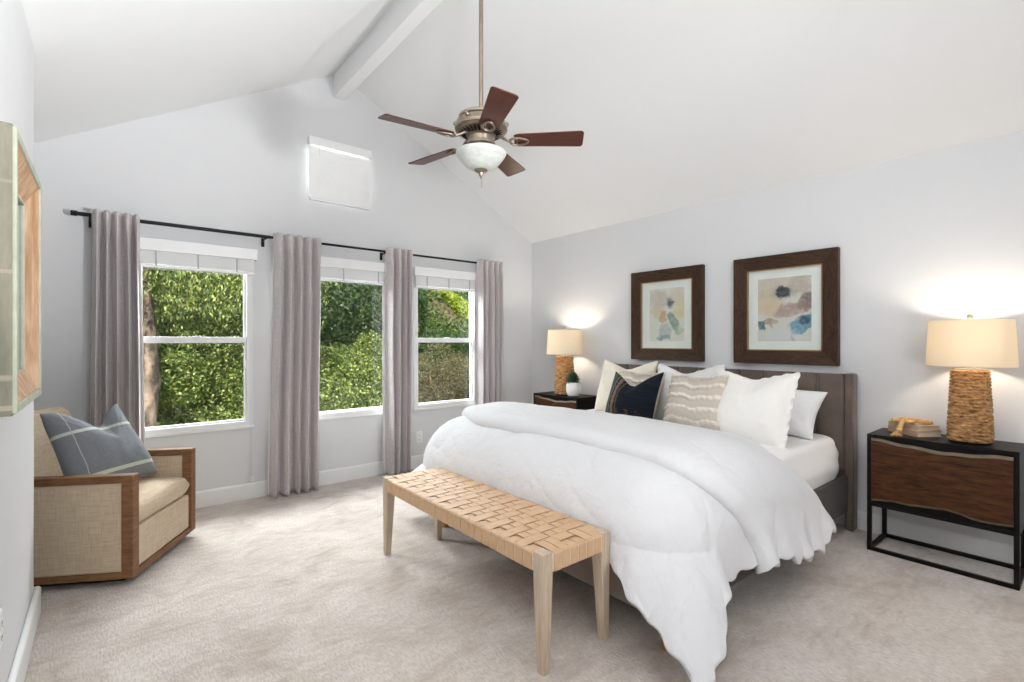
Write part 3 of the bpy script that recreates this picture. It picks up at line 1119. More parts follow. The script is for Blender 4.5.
def lamp(loc, label):
    r = thing('table_lamp', label, 'lamp', loc, 0, 'seagrass table lamps on the nightstands')
    # tapering body wrapped in rope rows; each row a wavy twisted band
    H = 0.405
    mb = MB()
    rows, n = 21, 72
    sub = 6
    prof = []
    rnd = random.Random(5)
    shift = [rnd.uniform(0, 6) for _ in range(rows + 1)]
    o = 0
    nv = rows * sub
    def body(s, t):
        a = 2 * PI * s
        tt = t * rows
        k = min(rows - 1, int(tt))
        fr = tt - k
        rad = 0.094 - 0.020 * t ** 0.9 - 0.006 * (1 - t) ** 8
        # slightly squared plan
        sqr = 1.0 / ((abs(math.cos(a)) ** 3.2 + abs(math.sin(a)) ** 3.2) ** (1 / 3.2))
        ropeb = 0.0055 * math.sqrt(max(0, math.sin(PI * fr)))
        st = 0.0035 * math.sin(22 * a + shift[k] + 3.0 * fr) * math.sin(PI * fr)
        rr = rad * sqr + ropeb + st + 0.002 * nz(a * 4, k * 1.3)
        z = 0.012 + t * (H - 0.012) + 0.004 * math.sin(3 * a + shift[k]) * math.sin(PI * t)
        return (rr * math.cos(a), rr * math.sin(a), z)
    mb.grid(body, 144, nv)
    mb.build('lamp_body', M_grass, r, smooth=True, weld=1e-5)
    MB().lathe([(0.001, 0.0), (0.088, 0.0), (0.09, 0.006), (0.088, 0.014), (0.001, 0.014)], (0, 0, 0), 32, close=False).build('foot_plate', M_nsblk, r)
    MB().lathe([(0.001, H - 0.004), (0.066, H - 0.004), (0.067, H + 0.004), (0.03, H + 0.008), (0.012, H + 0.012), (0.012, H + 0.07), (0.001, H + 0.07)], (0, 0, 0), 24, close=False).build('neck', M_brass, r, smooth='auto')
    # harp and finial
    hp = [(0.0, 0.0, H + 0.06)]
    pts = []
    for k in range(21):
        a = PI * k / 20
        pts.append((0.0, 0.055 * math.cos(a), H + 0.08 + 0.185 * math.sin(a)))
    MB().tube(pts, 0.002, 6).build('harp', M_brass, r)
    MB().lathe([(0.001, 0.66), (0.008, 0.66), (0.010, 0.672), (0.006, 0.682), (0.013, 0.696), (0.014, 0.706), (0.009, 0.715), (0.001, 0.718)], (0, 0, 0), 20, close=False).build('finial', M_brass, r, smooth='auto')
    sh = MB()
    z0, z1, r0, r1 = 0.425, 0.68, 0.191, 0.178
    sh.lathe([(r0, z0), (r0, z0 + 0.004), (r1, z1 - 0.004), (r1, z1)], (0, 0, 0), 64, close=False)
    s1 = sh.build('lamp_shade', M_shade, r, smooth=True, solid=0.002, offset=-1)
    fr_ = MB()
    for k in range(3):
        a = 2 * PI * k / 3
        fr_.bar((0, 0, 0.667), (r1 * math.cos(a), r1 * math.sin(a), 0.672), 0.002, n=6)
    fr_.build('spider', M_brass, s1)
    MB().sphere((0, 0, H + 0.125), 0.028, 16, 10, 1.25).build('bulb', M_bulb, r, smooth=True)
    p = bpy.data.lights.new('lamp_light', 'POINT')
    p.energy = LAMP_W
    p.color = (1.0, 0.88, 0.72)
    p.shadow_soft_size = 0.05
    lo = bpy.data.objects.new('lamp_light', p)
    C.objects.link(lo)
    lo.parent = r
    lo.location = (0, 0, H + 0.185)
    return r


l1 = lamp((3.715, 0.492, 0.705), 'lit seagrass lamp with a cream drum shade beside the two books')
l2 = copy_tree(l1)
l2.location = (3.70, 3.625, 0.705)
l2['label'] = 'lit seagrass lamp with a cream drum shade beside the potted succulent'

# ------------------------------------------------------------------ books and rope garland
M_pages = mat('book_pages', (0.74, 0.62, 0.46), 0.85, col2=(0.60, 0.48, 0.33), scale=40, stretch=(1, 1, 30))
M_cover1 = mat('blush_cover', (0.50, 0.33, 0.24), 0.6)
M_cover2 = mat('cream_cover', (0.56, 0.42, 0.29), 0.6)
def book(loc, rot, wd, ln, th, mc, label):
    """x = width with the spine at -x, y = length"""
    r = thing('book', label, 'book', loc, rot, 'books stacked on the right nightstand')
    c = MB()
    c.box(-wd / 2, wd / 2, -ln / 2, ln / 2, 0.0, 0.003)
    c.box(-wd / 2, wd / 2, -ln / 2, ln / 2, th - 0.003, th)
    c.box(-wd / 2, -wd / 2 + 0.004, -ln / 2, ln / 2, 0.003, th - 0.003)
    c.build('cover', mc, r, bevel=0.001)
    MB().box(-wd / 2 + 0.004, wd / 2 - 0.005, -ln / 2 + 0.007, ln / 2 - 0.007, 0.003, th - 0.003).build('pages', M_pages, r)
    return r
BR = math.atan2(-0.6, 0.8)
book((3.792, 0.752, 0.705), BR, 0.155, 0.215, 0.036, M_cover1, 'blush covered book, lower of the two on the nightstand')
book((3.797, 0.755, 0.741), BR + 0.05, 0.148, 0.205, 0.030, M_cover2, 'cream covered book on top of the other, under the rope knot')

M_rope = mat('natural_rope', (0.66, 0.42, 0.18), 0.85, col2=(0.42, 0.24, 0.085), scale=60, bump_s=0.6, bump_scale=160)
gr = thing('rope_garland', 'knotted natural rope with a tassel draped over the two books', 'rope', (3.74, 0.765, 0.771), BR)
def twisted(path, rad, turns, name, parent=gr):
    m = MB()
    path = [Vector(p) for p in path]
    # resample by Catmull-Rom
    fine = []
    N = len(path)
    for i in range(N - 1):
        p0, p1, p2, p3 = path[max(0, i - 1)], path[i], path[i + 1], path[min(N - 1, i + 2)]
        for k in range(26):
            t = k / 26
            fine.append(0.5 * ((2 * p1) + (p2 - p0) * t + (2 * p0 - 5 * p1 + 4 * p2 - p3) * t * t + (3 * p1 - p0 - 3 * p2 + p3) * t ** 3))
    fine.append(path[-1])
    for s in range(3):
        pts = []
        up = None
        for i, p in enumerate(fine):
            tg = (fine[min(len(fine) - 1, i + 1)] - fine[max(0, i - 1)]).normalized()
            if up is None:
                up = tg.orthogonal().normalized()
            up = (up - tg * up.dot(tg)).normalized()
            w_ = tg.cross(up)
            a = 2 * PI * (turns * i / len(fine) + s / 3)
            pts.append(p + (up * math.cos(a) + w_ * math.sin(a)) * rad * 0.58)
        m.tube(pts, rad * 0.50, 7)
    return m.build(name, M_rope, parent, smooth=True)
twisted([(-0.045, -0.01, 0.016), (-0.055, 0.05, 0.014), (-0.01, 0.075, 0.014), (0.035, 0.035, 0.013), (0.01, -0.02, 0.016), (-0.035, -0.035, 0.018), (-0.072, -0.02, 0.02), (-0.075, 0.02, 0.014), (-0.03, 0.03, 0.024), (0.04, 0.06, 0.014), (0.095, 0.035, 0.012), (0.105, -0.03, 0.011), (0.05, -0.045, 0.012), (0.0, -0.02, 0.028)], 0.0115, 30, 'rope_loop')
twisted([(-0.03, 0.0, 0.028), (-0.055, -0.02, 0.03), (-0.075, -0.035, 0.02), (-0.098, -0.042, -0.012), (-0.104, -0.045, -0.03)], 0.013, 6, 'rope_end')
MB().sphere((-0.104, -0.045, -0.03), 0.017, 14, 10).build('knot', M_rope, gr, smooth=True)
ts = MB()
rnd = random.Random(8)
for k in range(60):
    a, q = rnd.uniform(0, 2 * PI), math.sqrt(rnd.random())
    x0, y0 = -0.108 + 0.008 * q * math.cos(a), -0.046 + 0.008 * q * math.sin(a)
    x1, y1 = -0.118 + 0.026 * q * math.cos(a) - 0.014 * rnd.random(), -0.052 + 0.032 * q * math.sin(a)
    ts.tube([(x0, y0, -0.036), ((x0 + x1) / 2 - 0.006, (y0 + y1) / 2, -0.05), (x1, y1, -0.0635 + 0.006 * rnd.random())], 0.0016, 4)
ts.build('tassel', M_rope, gr)

# ------------------------------------------------------------------ potted succulent
M_pot = mat('white_ceramic', (0.80, 0.79, 0.77), 0.35)
M_soil = mat('potting_soil', (0.03, 0.02, 0.015), 0.95)
M_succ = mat('succulent_green', (0.022, 0.055, 0.026), 0.5, col2=(0.05, 0.10, 0.045), scale=20)
pt = thing('potted_plant', 'small dark green succulent in a round white pot', 'plant', (3.655, 3.462, 0.705))
MB().lathe([(0.001, 0.0), (0.042, 0.0), (0.056, 0.012), (0.070, 0.05), (0.074, 0.085), (0.070, 0.118), (0.062, 0.14), (0.058, 0.146), (0.053, 0.14), (0.052, 0.122), (0.001, 0.12)], (0, 0, 0), 40, close=False).build('pot', M_pot, pt, smooth='auto', angle=60)
MB().lathe([(0.001, 0.122), (0.053, 0.121)], (0, 0, 0), 24, close=False).build('soil', M_soil, pt)
rnd = random.Random(2)
lf = MB()
for k in range(74):
    a = k * 2.39996
    t = k / 74
    el = R(8 + 75 * (1 - t) ** 0.8)
    L = 0.06 + 0.035 * t
    base = Vector((0, 0, 0.13 + 0.065 * (1 - t)))
    d = Vector((math.cos(a) * math.cos(el), math.sin(a) * math.cos(el), math.sin(el)))
    sd = Vector((-math.sin(a), math.cos(a), 0))
    up = d.cross(sd) * -1
    wl = 0.013 + 0.004 * rnd.random()
    pts = [base, base + d * L * 0.35, base + d * L * 0.75, base + d * L]
    vs = []
    for q, (p, ws) in enumerate(zip(pts, (0.35, 0.9, 1.0, 0.05))):
        curl = up * (0.010 * (q / 3) ** 2)
        vs += [p + sd * wl * ws + curl + up * 0.002, p + up * (-0.004 * ws) + curl, p - sd * wl * ws + curl + up * 0.002, p + up * 0.004 * ws + curl]
    fs = []
    for q in range(3):
        for j in range(4):
            fs.append((4 * q + j, 4 * q + (j + 1) % 4, 4 * q + 4 + (j + 1) % 4, 4 * q + 4 + j))
    fs += [(0, 1, 2, 3), (15, 14, 13, 12)]
    lf.add(vs, fs)
lf.build('leaves', M_succ, pt, smooth=True)

# ------------------------------------------------------------------ bench
M_oak = wood_mat('bleached_oak', (0.44, 0.34, 0.245), (0.60, 0.49, 0.375), (14, 14, 1.2), 5, 0.6, 0.2)
M_oakh = wood_mat('bleached_oak_rail', (0.72, 0.62, 0.50), (0.84, 0.75, 0.63), (1.2, 1.2, 8), 5, 0.6, 0.2)
M_leath = mat('tan_leather_strap', (0.60, 0.395, 0.235), 0.55, col2=(0.53, 0.335, 0.19), scale=14, bump_s=0.15, bump_scale=300)
bn = thing('bench', 'bleached oak bench with a woven tan leather seat at the foot of the bed', 'bench', (1.462, 2.055, 0))
bw, bl, bh = 0.195, 0.700, 0.456          # half width (x), half length (y), seat height
for sx in (-1, 1):
    for sy in (-1, 1):
        X0, X1 = sorted((sx * bw, sx * (bw - 0.052)))
        Y0, Y1 = sorted((sy * bl, sy * (bl - 0.058)))
        xi0, xi1 = sorted((sx * (bw - 0.002), sx * (bw - 0.036)))
        yi0, yi1 = sorted((sy * (bl - 0.002), sy * (bl - 0.038)))
        m = MB().taper((xi0, xi1, yi0, yi1), 0.0, (X0, X1, Y0, Y1), bh - 0.10)
        m.box(X0, X1, Y0, Y1, bh - 0.10, bh + 0.004)
        m.build('leg', M_oak, bn, bevel=0.004, weld=True)
rl = MB()
rz0, rz1 = bh - 0.072, bh - 0.0045
for sx in (-1, 1):
    a, c = sorted((sx * (bw - 0.0016), sx * (bw - 0.03)))
    rl.box(a, c, -bl + 0.055, bl - 0.055, rz0, rz1)
for sy in (-1, 1):
    a, c = sorted((sy * (bl - 0.0016), sy * (bl - 0.03)))
    rl.box(-bw + 0.05, bw - 0.05, a, c, rz0, rz1)
rl.build('seat_rails', M_oakh, bn)
# woven straps: twill, each strap wraps down over the rails
NX, NY = 6, 23
inx, iny = bw - 0.054, bl - 0.060
px, py = 2 * inx / NX, 2 * iny / NY
gapx = 0.005
def over(i, j):
    return 1 if ((i + 2 * j) % 4 < 2) else -1      # i: strap along y (0..NX-1), j: strap along x
st_x, st_y = MB(), MB()
def ribbon(mb, path, half, axis):
    """path of (t, z) along axis, flat strap of given half width; centre offset in path[2]"""
    o = len(mb.v)
    for (a, z, c, th_n) in path:
        for s in (-half, half):
            if axis == 'x':
                mb.v.append((a, c + s, z))
            else:
                mb.v.append((c + s, a, z))
    for k in range(len(path) - 1):
        mb.f.append((o + 2 * k, o + 2 * k + 1, o + 2 * k + 3, o + 2 * k + 2))
A = 0.0034
for j in range(NY):                         # straps across the bench (along x)
    c = -iny + (j + 0.5) * py
    path = [(-bw + 0.006, rz0 - 0.002, c, 0), (-bw - 0.0005, rz0, c, 0), (-bw - 0.0005, bh - 0.008, c, 0), (-bw + 0.003, bh - 0.002, c, 0), (-bw + 0.010, bh + 0.0005, c, 0)]
    for i in range(NX):
        s = -1 * over(i, j)
        x = -inx + (i + 0.5) * px
        for q in (-0.32, 0.0, 0.32):
            path.append((x + q * px, bh + A * s, c, 0))
    path += [(bw - 0.010, bh + 0.0005, c, 0), (bw - 0.003, bh - 0.002, c, 0), (bw + 0.0005, bh - 0.008, c, 0), (bw + 0.0005, rz0, c, 0), (bw - 0.006, rz0 - 0.002, c, 0)]
    ribbon(st_x, path, py / 2 - gapx / 2, 'x')
for i in range(NX):
    c = -inx + (i + 0.5) * px
    path = [(-bl + 0.006, rz0 - 0.002, c, 0), (-bl - 0.0005, rz0, c, 0), (-bl - 0.0005, bh - 0.008, c, 0), (-bl + 0.003, bh - 0.002, c, 0), (-bl + 0.010, bh + 0.0005, c, 0)]
    for j in range(NY):
        s = over(i, j)
        y = -iny + (j + 0.5) * py
        for q in (-0.32, 0.0, 0.32):
            path.append((y + q * py, bh + A * s, c, 0))
    path += [(bl - 0.010, bh + 0.0005, c, 0), (bl - 0.003, bh - 0.002, c, 0), (bl + 0.0005, bh - 0.008, c, 0), (bl + 0.0005, rz0, c, 0), (bl - 0.006, rz0 - 0.002, c, 0)]
    ribbon(st_y, path, px / 2 - gapx / 2, 'y')
sx_ = st_x.build('cross_straps', M_leath, bn, solid=0.0022, offset=0)
sy_ = st_y.build('long_straps', M_leath, bn, solid=0.0022, offset=0)

# ------------------------------------------------------------------ bed
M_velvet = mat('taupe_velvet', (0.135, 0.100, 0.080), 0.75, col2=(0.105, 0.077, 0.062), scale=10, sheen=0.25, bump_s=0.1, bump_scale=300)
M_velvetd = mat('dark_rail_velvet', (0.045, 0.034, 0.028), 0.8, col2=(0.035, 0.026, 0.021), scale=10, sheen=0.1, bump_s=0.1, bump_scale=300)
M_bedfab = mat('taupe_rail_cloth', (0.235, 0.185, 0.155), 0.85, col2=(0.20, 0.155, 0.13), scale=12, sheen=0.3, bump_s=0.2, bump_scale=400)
M_footwood = wood_mat('honey_wood', (0.42, 0.22, 0.07), (0.58, 0.33, 0.12), (6, 6, 1), 4, 0.45)
BY0, BY1, BXF, BXH = 1.075, 3.15, 1.745, 3.82
BYC = (BY0 + BY1) / 2
bed = thing('bed', 'king bed with a channel tufted taupe headboard and upholstered rails', 'bed', ((BXF + BXH) / 2, BYC, 0))
ox, oy = (BXF + BXH) / 2, BYC
hb = MB().box(BXH + 0.03 - ox, XR - 0.022 - ox, BY0 + 0.05 - oy, BY1 - 0.05 - oy, 0.12, 1.045)
hbo = hb.build('headboard', M_velvet, bed, bevel=0.01)
NC = 11
wch = (BY1 - BY0 - 0.10) / NC
for k in range(NC):
    y0 = BY0 + 0.05 + k * wch - oy
    def chan(a, b2, y0=y0):
        pass
    pr = []
    n = 14
    for j in range(n + 1):
        q = j / n
        pr.append((BXH + 0.032 - 0.030 * (1 - abs(2 * q - 1) ** 2.6) ** 0.5 - ox, y0 + 0.001 + (wch - 0.002) * q))
    pr += [(BXH + 0.036 - ox, y0 + wch - 0.001), (BXH + 0.036 - ox, y0 + 0.001)]
    MB().prism(pr, 'z', 0.40, 1.048).build('channel', M_velvet, hbo, smooth='auto', angle=50, bevel=0.006)
for sgn, y0 in ((-1, BY0), (1, BY1)):
    ya, yb = sorted((y0, y0 - sgn * 0.052))
    wg = MB().box(BXH - 0.005 - ox, XR - 0.02 - ox, ya - oy, yb - oy, 0.0, 1.052)
    w0 = wg.build('headboard_wing', M_velvet, bed, bevel=0.014, seg=4)
    MB().bar((BXH - 0.004 - ox, y0 - sgn * 0.004 - oy, 0.006), (BXH - 0.004 - ox, y0 - sgn * 0.004 - oy, 1.044), 0.006, n=8).build('piping', M_velvet, w0, smooth=True)
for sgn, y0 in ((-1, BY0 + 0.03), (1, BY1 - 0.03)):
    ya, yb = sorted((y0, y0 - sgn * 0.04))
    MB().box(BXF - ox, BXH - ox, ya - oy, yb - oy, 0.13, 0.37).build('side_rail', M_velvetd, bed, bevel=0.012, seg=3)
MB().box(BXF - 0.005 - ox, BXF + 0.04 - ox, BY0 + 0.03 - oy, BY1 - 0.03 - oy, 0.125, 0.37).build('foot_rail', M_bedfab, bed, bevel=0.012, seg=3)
MB().box(BXF + 0.04 - ox, BXH - ox, BY0 + 0.07 - oy, BY1 - 0.07 - oy, 0.29, 0.345).build('slat_base', M_black, bed)
for x in (BXF + 0.035, BXH - 0.25):
    for y in (BY0 + 0.085, BY1 - 0.27):
        MB().lathe([(0.018, 0.0), (0.021, 0.004), (0.030, 0.126), (0.030, 0.13)], (x - ox, y - oy, 0), 16).build('foot', M_footwood, bed, smooth='auto')

# mattress with fitted sheet
M_sheet = weave_mat('white_sheet', (0.79, 0.775, 0.765), (0.75, 0.735, 0.725), 500, 0.9, 0.15, 0.1, 1.0)
MX0, MX1, MY0, MY1 = 1.90, 3.80, 1.145, 3.10
mc = ((MX0 + MX1) / 2, (MY0 + MY1) / 2)
MZ0, MZ1 = 0.347, 0.635
def mat_surf(a, b2):
    """closed shell: b2 runs from bottom edge up the side to the middle of the top"""
    th = 2 * PI * a
    # superellipse plan
    e = 0.10
    cx_, sx2 = math.cos(th), math.sin(th)
    hx, hy = (MX1 - MX0) / 2, (MY1 - MY0) / 2
    px_ = hx * math.copysign(abs(cx_) ** e, cx_)
    py_ = hy * math.copysign(abs(sx2) ** e, sx2)
    if b2 < 0.45:
        t = b2 / 0.45
        z = MZ0 + (MZ1 - MZ0 - 0.05) * t
        bul = 0.02 * math.sin(PI * t)
        wr = 0.0045 * math.sin(24 * (px_ - py_) + 9 * t + 5 * nz(px_ * 2, py_ * 2, t)) * math.sin(PI * t)
        k = 1 + (bul + wr) / max(hx, hy)
        return (px_ * k, py_ * k, z)
    if b2 < 0.65:
        t = (b2 - 0.45) / 0.2
        ang = t * PI / 2
        d = 0.05 * (1 - math.cos(ang))
        return (px_ * (1 - d / hx), py_ * (1 - d / hy), MZ1 - 0.05 + 0.05 * math.sin(ang))
    t = (b2 - 0.65) / 0.35
    k = 1 - t
    x, y = px_ * (1 - 0.05 / hx) * k, py_ * (1 - 0.05 / hy) * k
    return (x, y, MZ1 + 0.012 * t * (2 - t) + 0.004 * fbm(x * 4, y * 6, 2.2))
mo = MB().grid(mat_surf, 320, 46).build('mattress', M_sheet, None, smooth=True, weld=1e-5)
mo.location = (mc[0], mc[1], 0)
tag(mo, 'mattress in a white fitted sheet on the bed, seen by the headboard', 'mattress')

# ------------------------------------------------------------------ duvet: lower layer and folded-back upper layer
def duvet_mat():
    m, n, l, b = nt('white_duvet_cotton')
    b.inputs['Roughness'].default_value = 0.92
    b.inputs['Sheen Weight'].default_value = 0.12
    b.inputs['Specular IOR Level'].default_value = 0.2
    v = coords(n, l)
    f = noise_tex(n, l, v, 2.0, 2)
    l.new(ramp(n, l, f, [(0.3, (0.64, 0.637, 0.648)), (0.7, (0.657, 0.654, 0.664))]), b.inputs['Base Color'])
    # soft rumples of washed cotton: folded noise gives thin raised creases
    r1 = noise_tex(n, l, coords(n, l, (1.0, 1.6, 1.0)), 4.5, 3, 0.55, 1.2)
    r2 = noise_tex(n, l, coords(n, l, (1.5, 0.8, 1.0)), 11, 3, 0.6, 1.0)
    k1 = math_n(n, l, 'ABSOLUTE', math_n(n, l, 'SUBTRACT', r1, 0.5))
    k2 = math_n(n, l, 'ABSOLUTE', math_n(n, l, 'SUBTRACT', r2, 0.5))
    h = math_n(n, l, 'ADD', math_n(n, l, 'MULTIPLY', k1, 1.4), math_n(n, l, 'MULTIPLY', k2, 0.6))
    bump(n, l, h, b, 0.38, 0.02)
    return m


M_duvet = duvet_mat()
dv = thing('duvet', 'white puffy duvet folded back across the bed, hanging to the carpet', 'duvet', (2.3, BYC, 0))
DX0, DY0, DY1 = 1.69, 1.06, 3.20


def drape(p, q, top, r, x0, y0, y1, flare=0.16, cflare=0.6, off=0.0, foot=True, cpow=1.6):
    """fabric point (p,q) laid over a box edge: returns x,y,z, hang"""
    dx = max(0.0, x0 + r - p) if foot else 0.0
    sy = 0
    dy = 0.0
    if q < y0 + r:
        dy, sy = y0 + r - q, -1
    elif q > y1 - r:
        dy, sy = q - (y1 - r), 1
    ix, iy = max(p, x0 + r) if foot else p, min(max(q, y0 + r), y1 - r)
    d = math.hypot(dx, dy)
    if d < 1e-6:
        return ix, iy, top, 0.0, 0.0, 0.0
    ux, uy = -dx / d, sy * dy / d
    a = r * PI / 2
    if d < a:
        ang = d / r
        out, drop, hang = r * math.sin(ang), r * (1 - math.cos(ang)), 0.0
    else:
        hang = d - a
        fl = flare + cflare * (2 * abs(ux * uy)) ** cpow
        k = math.sqrt(1 + fl * fl)
        out, drop = r + fl * hang / k, r + hang / k
    out += off * sstep(0, a, d)
    return ix + ux * out, iy + uy * out, top - drop, hang, ux, uy


def crease(x, y, sx, sy, seed, sharp=1.0):
    """sharp little cloth creases, 0..1"""
    v = nz(x * sx, y * sy, seed)
    return (1 - min(1, abs(v) * 2.6)) ** 2


def wrinkle(p, q, hang, seed):
    w = 0.006 * fbm(p * 1.9, q * 1.7, seed, 2) + 0.0025 * fbm(p * 7, q * 6, seed + 3, 3)
    w -= 0.004 * crease(p + 0.3 * q, q - 0.2 * p, 2.4, 6.0, seed + 7) * (0.3 + 0.7 * sstep(-0.2, 0.4, nz(p * 1.1, q * 1.3, seed)))
    w -= 0.003 * crease(p - 0.5 * q, q + 0.6 * p, 7.0, 2.6, seed + 11)
    return w


def low_layer(s, t):
    # s along q (near side to far side), t along p (foot to under the fold)
    RL = 0.30
    qmax = DY1 - RL + 0.68
    p0 = DX0 + RL - 0.515
    pr = p0 + (2.75 - p0) * t
    qmin = DY0 + RL - 0.63 - 0.08 * sstep(2.05, 1.65, pr)
    q = qmin + (qmax - qmin) * s
    pmin = p0 - 0.12 * sstep(1.55, 1.02, q)
    p = pmin + (2.75 - pmin) * t
    top = 0.70 + 0.022 * math.sin(PI * min(1, max(0, (q - DY0) / (DY1 - DY0)))) + 0.012 * sstep(1.9, 2.2, p)
    x, y, z, hang, ux, uy = drape(p, q, top, RL, DX0, DY0, DY1, flare=0.16, cflare=0.85, cpow=1.0)
    w = wrinkle(p, q, hang, 1.0)
    # stitched dimples of the quilting
    for (dxq, dyq) in ((2.12, 2.62), (2.08, 1.9), (2.05, 1.4), (1.86, 2.25), (1.83, 1.62)):
        w -= 0.014 * math.exp(-(((p - dxq) / 0.06) ** 2 + ((q - dyq) / 0.05) ** 2)) + 0.0
    # hanging folds
    if hang > 0:
        along = p if abs(uy) > abs(ux) else q
        w += 0.0035 * sstep(0, 0.1, hang) * math.sin(along * 62 + 6 * nz(along * 3, hang * 2, 4)) * (0.4 + nz(along * 4, 1.0, hang))
        g = sstep(0, 0.22, hang)
        ang = math.atan2(uy, ux)
        f = 0.018 * math.sin(along * 17 + 1.3 + 1.6 * nz(along * 2, 0.3)) + 0.010 * math.sin(along * 31 + hang * 5)
        f = f * (1 - 0.8 * abs(2 * ux * uy)) + 0.016 * math.sin(ang * 8.0 + 0.6) * abs(2 * ux * uy)
        w += f * g
    x += ux * w
    y += uy * w
    if hang <= 0:
        nzw = math.sqrt(max(0, 1 - ux * ux - uy * uy)) if (ux or uy) else 1
    k = sstep(0.16, 0.0, hang) 
    z += w * (1.0 if (ux == 0 and uy == 0) else 0.55 * k)
    # ragged gathered hem
    e = sstep(0.03, 0.0, min(s, 1 - s)) + sstep(0.04, 0.0, t)
    if e > 0:
        z += 0.007 * math.sin((p * 46 - q * 46)) * min(1, e)
    return (x - 2.3, y - BYC, max(z, 0.018))


def up_layer(s, t):
    q0, q1 = DY0 + 0.27 - 0.67, DY1 - 0.27 + 0.62
    q0 += 0.12 * sstep(0.55, 1.0, t)
    q = q0 + (q1 - q0) * s
    side = sstep(DY0 + 0.25, DY0 - 0.35, q)
    sidef = sstep(DY1 - 0.25, DY1 + 0.35, q)
    pa = 1.935 + 0.33 * side + 0.20 * sidef + 0.17 * sstep(2.55, 3.15, q) + 0.02 * nz(q * 2.2, 5.1) - 0.05 * sstep(1.7, 2.7, q) * (1 - sidef)
    pb = 2.97 - 0.10 * sstep(1.9, 1.25, q) + 0.32 * side ** 1.3 + 0.03 * nz(q * 2.0, 8.3) + 0.05 * sidef
    ln = pb - pa
    d0, d1 = t * ln, (1 - t) * ln
    # plump rolled edges: the fold tucks under itself
    ra, rx, rb = 0.10, 0.042, 0.16
    if d0 < ra:
        ph = -PI / 2 + PI * d0 / ra
        p = pa + rx * (1 - math.cos(ph))
        ea = (1 + math.sin(ph)) / 2
    else:
        p = pa + rx + (d0 - ra) * (ln - rx) / (ln - ra)
        ea = 1.0
    eb = math.sqrt(max(0, 1 - (1 - min(1, d1 / rb)) ** 2))
    puff = 0.052 * ea + 0.022 * math.sin(PI * min(1, max(0, (p - 1.9) / 0.95)))
    slope = -0.105 * sstep(2.25, 3.0, p)
    mid = 0.020 * math.sin(PI * min(1, max(0, (q - DY0) / (DY1 - DY0))))
    base = 0.700 + mid + slope
    top = base + puff - 0.075 * (1 - eb)
    x, y, z, hang, ux, uy = drape(p, q, top, 0.27, DX0 - 5, DY0, DY1, flare=0.17, off=0.012 + 0.016 * ea * eb, foot=False)
    w = wrinkle(p, q, hang, 21.0) * (0.4 + 0.6 * min(ea, eb))
    if hang > 0:
        g = sstep(0, 0.2, hang)
        w += g * (0.016 * math.sin(p * 15 + 0.7 + 1.5 * nz(p * 2, 1.3)) + 0.008 * math.sin(p * 33 + hang * 6))
        w += 0.02 * g * ea * eb + 0.0035 * g * math.sin(p * 58 + 6 * nz(p * 3, hang * 2, 9)) * (0.4 + nz(p * 4, 2.0, hang))
    y += uy * w
    z += w * (1.0 if uy == 0 else 0.5 * sstep(0.16, 0.0, hang))
    e = sstep(0.035, 0.0, s)
    if e > 0:
        z += e * (0.013 * math.sin(p * 34) + 0.010 * math.sin(p * 71 + 1))
        y -= e * 0.015 * abs(math.sin(p * 29))
    return (x - 2.3, y - BYC, max(z, 0.02))


MB().grid(low_layer, 210, 130).build('lower_layer', M_duvet, dv, smooth=True, solid=0.028, offset=-1, subsurf=1)
MB().grid(up_layer, 210, 110).build('folded_layer', M_duvet, dv, smooth=True, solid=0.03, offset=-1, subsurf=1)

# ------------------------------------------------------------------ pillows on the bed
def tuft_ridge(u, v):
    return 0.007 * (max(0, math.sin(u * 17 + 2 * math.sin(v * 6))) * max(0, math.sin(v * 15))) ** 0.8


def row_ridge(u, v):
    ph = v * 5.0 * PI + 0.9 * math.sin(u * 4.2 + 0.6) + 0.35 * math.sin(u * 11 + v * 3)
    k = max(0.0, math.sin(ph)) ** 2
    return 0.020 * k * (0.85 + 0.3 * math.sin(u * 37 + v * 9))


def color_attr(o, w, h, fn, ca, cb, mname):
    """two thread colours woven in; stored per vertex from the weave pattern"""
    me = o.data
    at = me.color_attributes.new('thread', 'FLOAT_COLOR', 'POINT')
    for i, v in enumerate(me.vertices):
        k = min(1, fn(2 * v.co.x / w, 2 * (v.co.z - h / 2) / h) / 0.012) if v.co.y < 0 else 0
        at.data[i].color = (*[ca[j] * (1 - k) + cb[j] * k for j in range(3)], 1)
    m, n, l, b = nt(mname)
    b.inputs['Roughness'].default_value = 0.9
    a = n.new('ShaderNodeAttribute')
    a.attribute_name = 'thread'
    f = noise_tex(n, l, coords(n, l), 160, 3)
    l.new(mixc(n, l, math_n(n, l, 'MULTIPLY', f, 0.35), a.outputs['Color'], tuple(q * 0.7 for q in ca)), b.inputs['Base Color'])
    bump(n, l, f, b, 0.5, 0.004)
    me.materials.clear()
    me.materials.append(m)


TOPZ = MZ1 + 0.01
# sleeping pillows against the headboard
def bedpillow(label, y, x, z, lean, w, h, T, m=M_white, yaw=-90, roll=0, name='pillow', group='white pillows on the bed', **k):
    o = pillow_mb(w, h, T, **k).build(name, m, None, smooth=True, weld=1e-4, subsurf=1)
    tag(o, label, 'pillow', group)
    place_pillow(o, x, y, z, lean, yaw, roll)
    return o


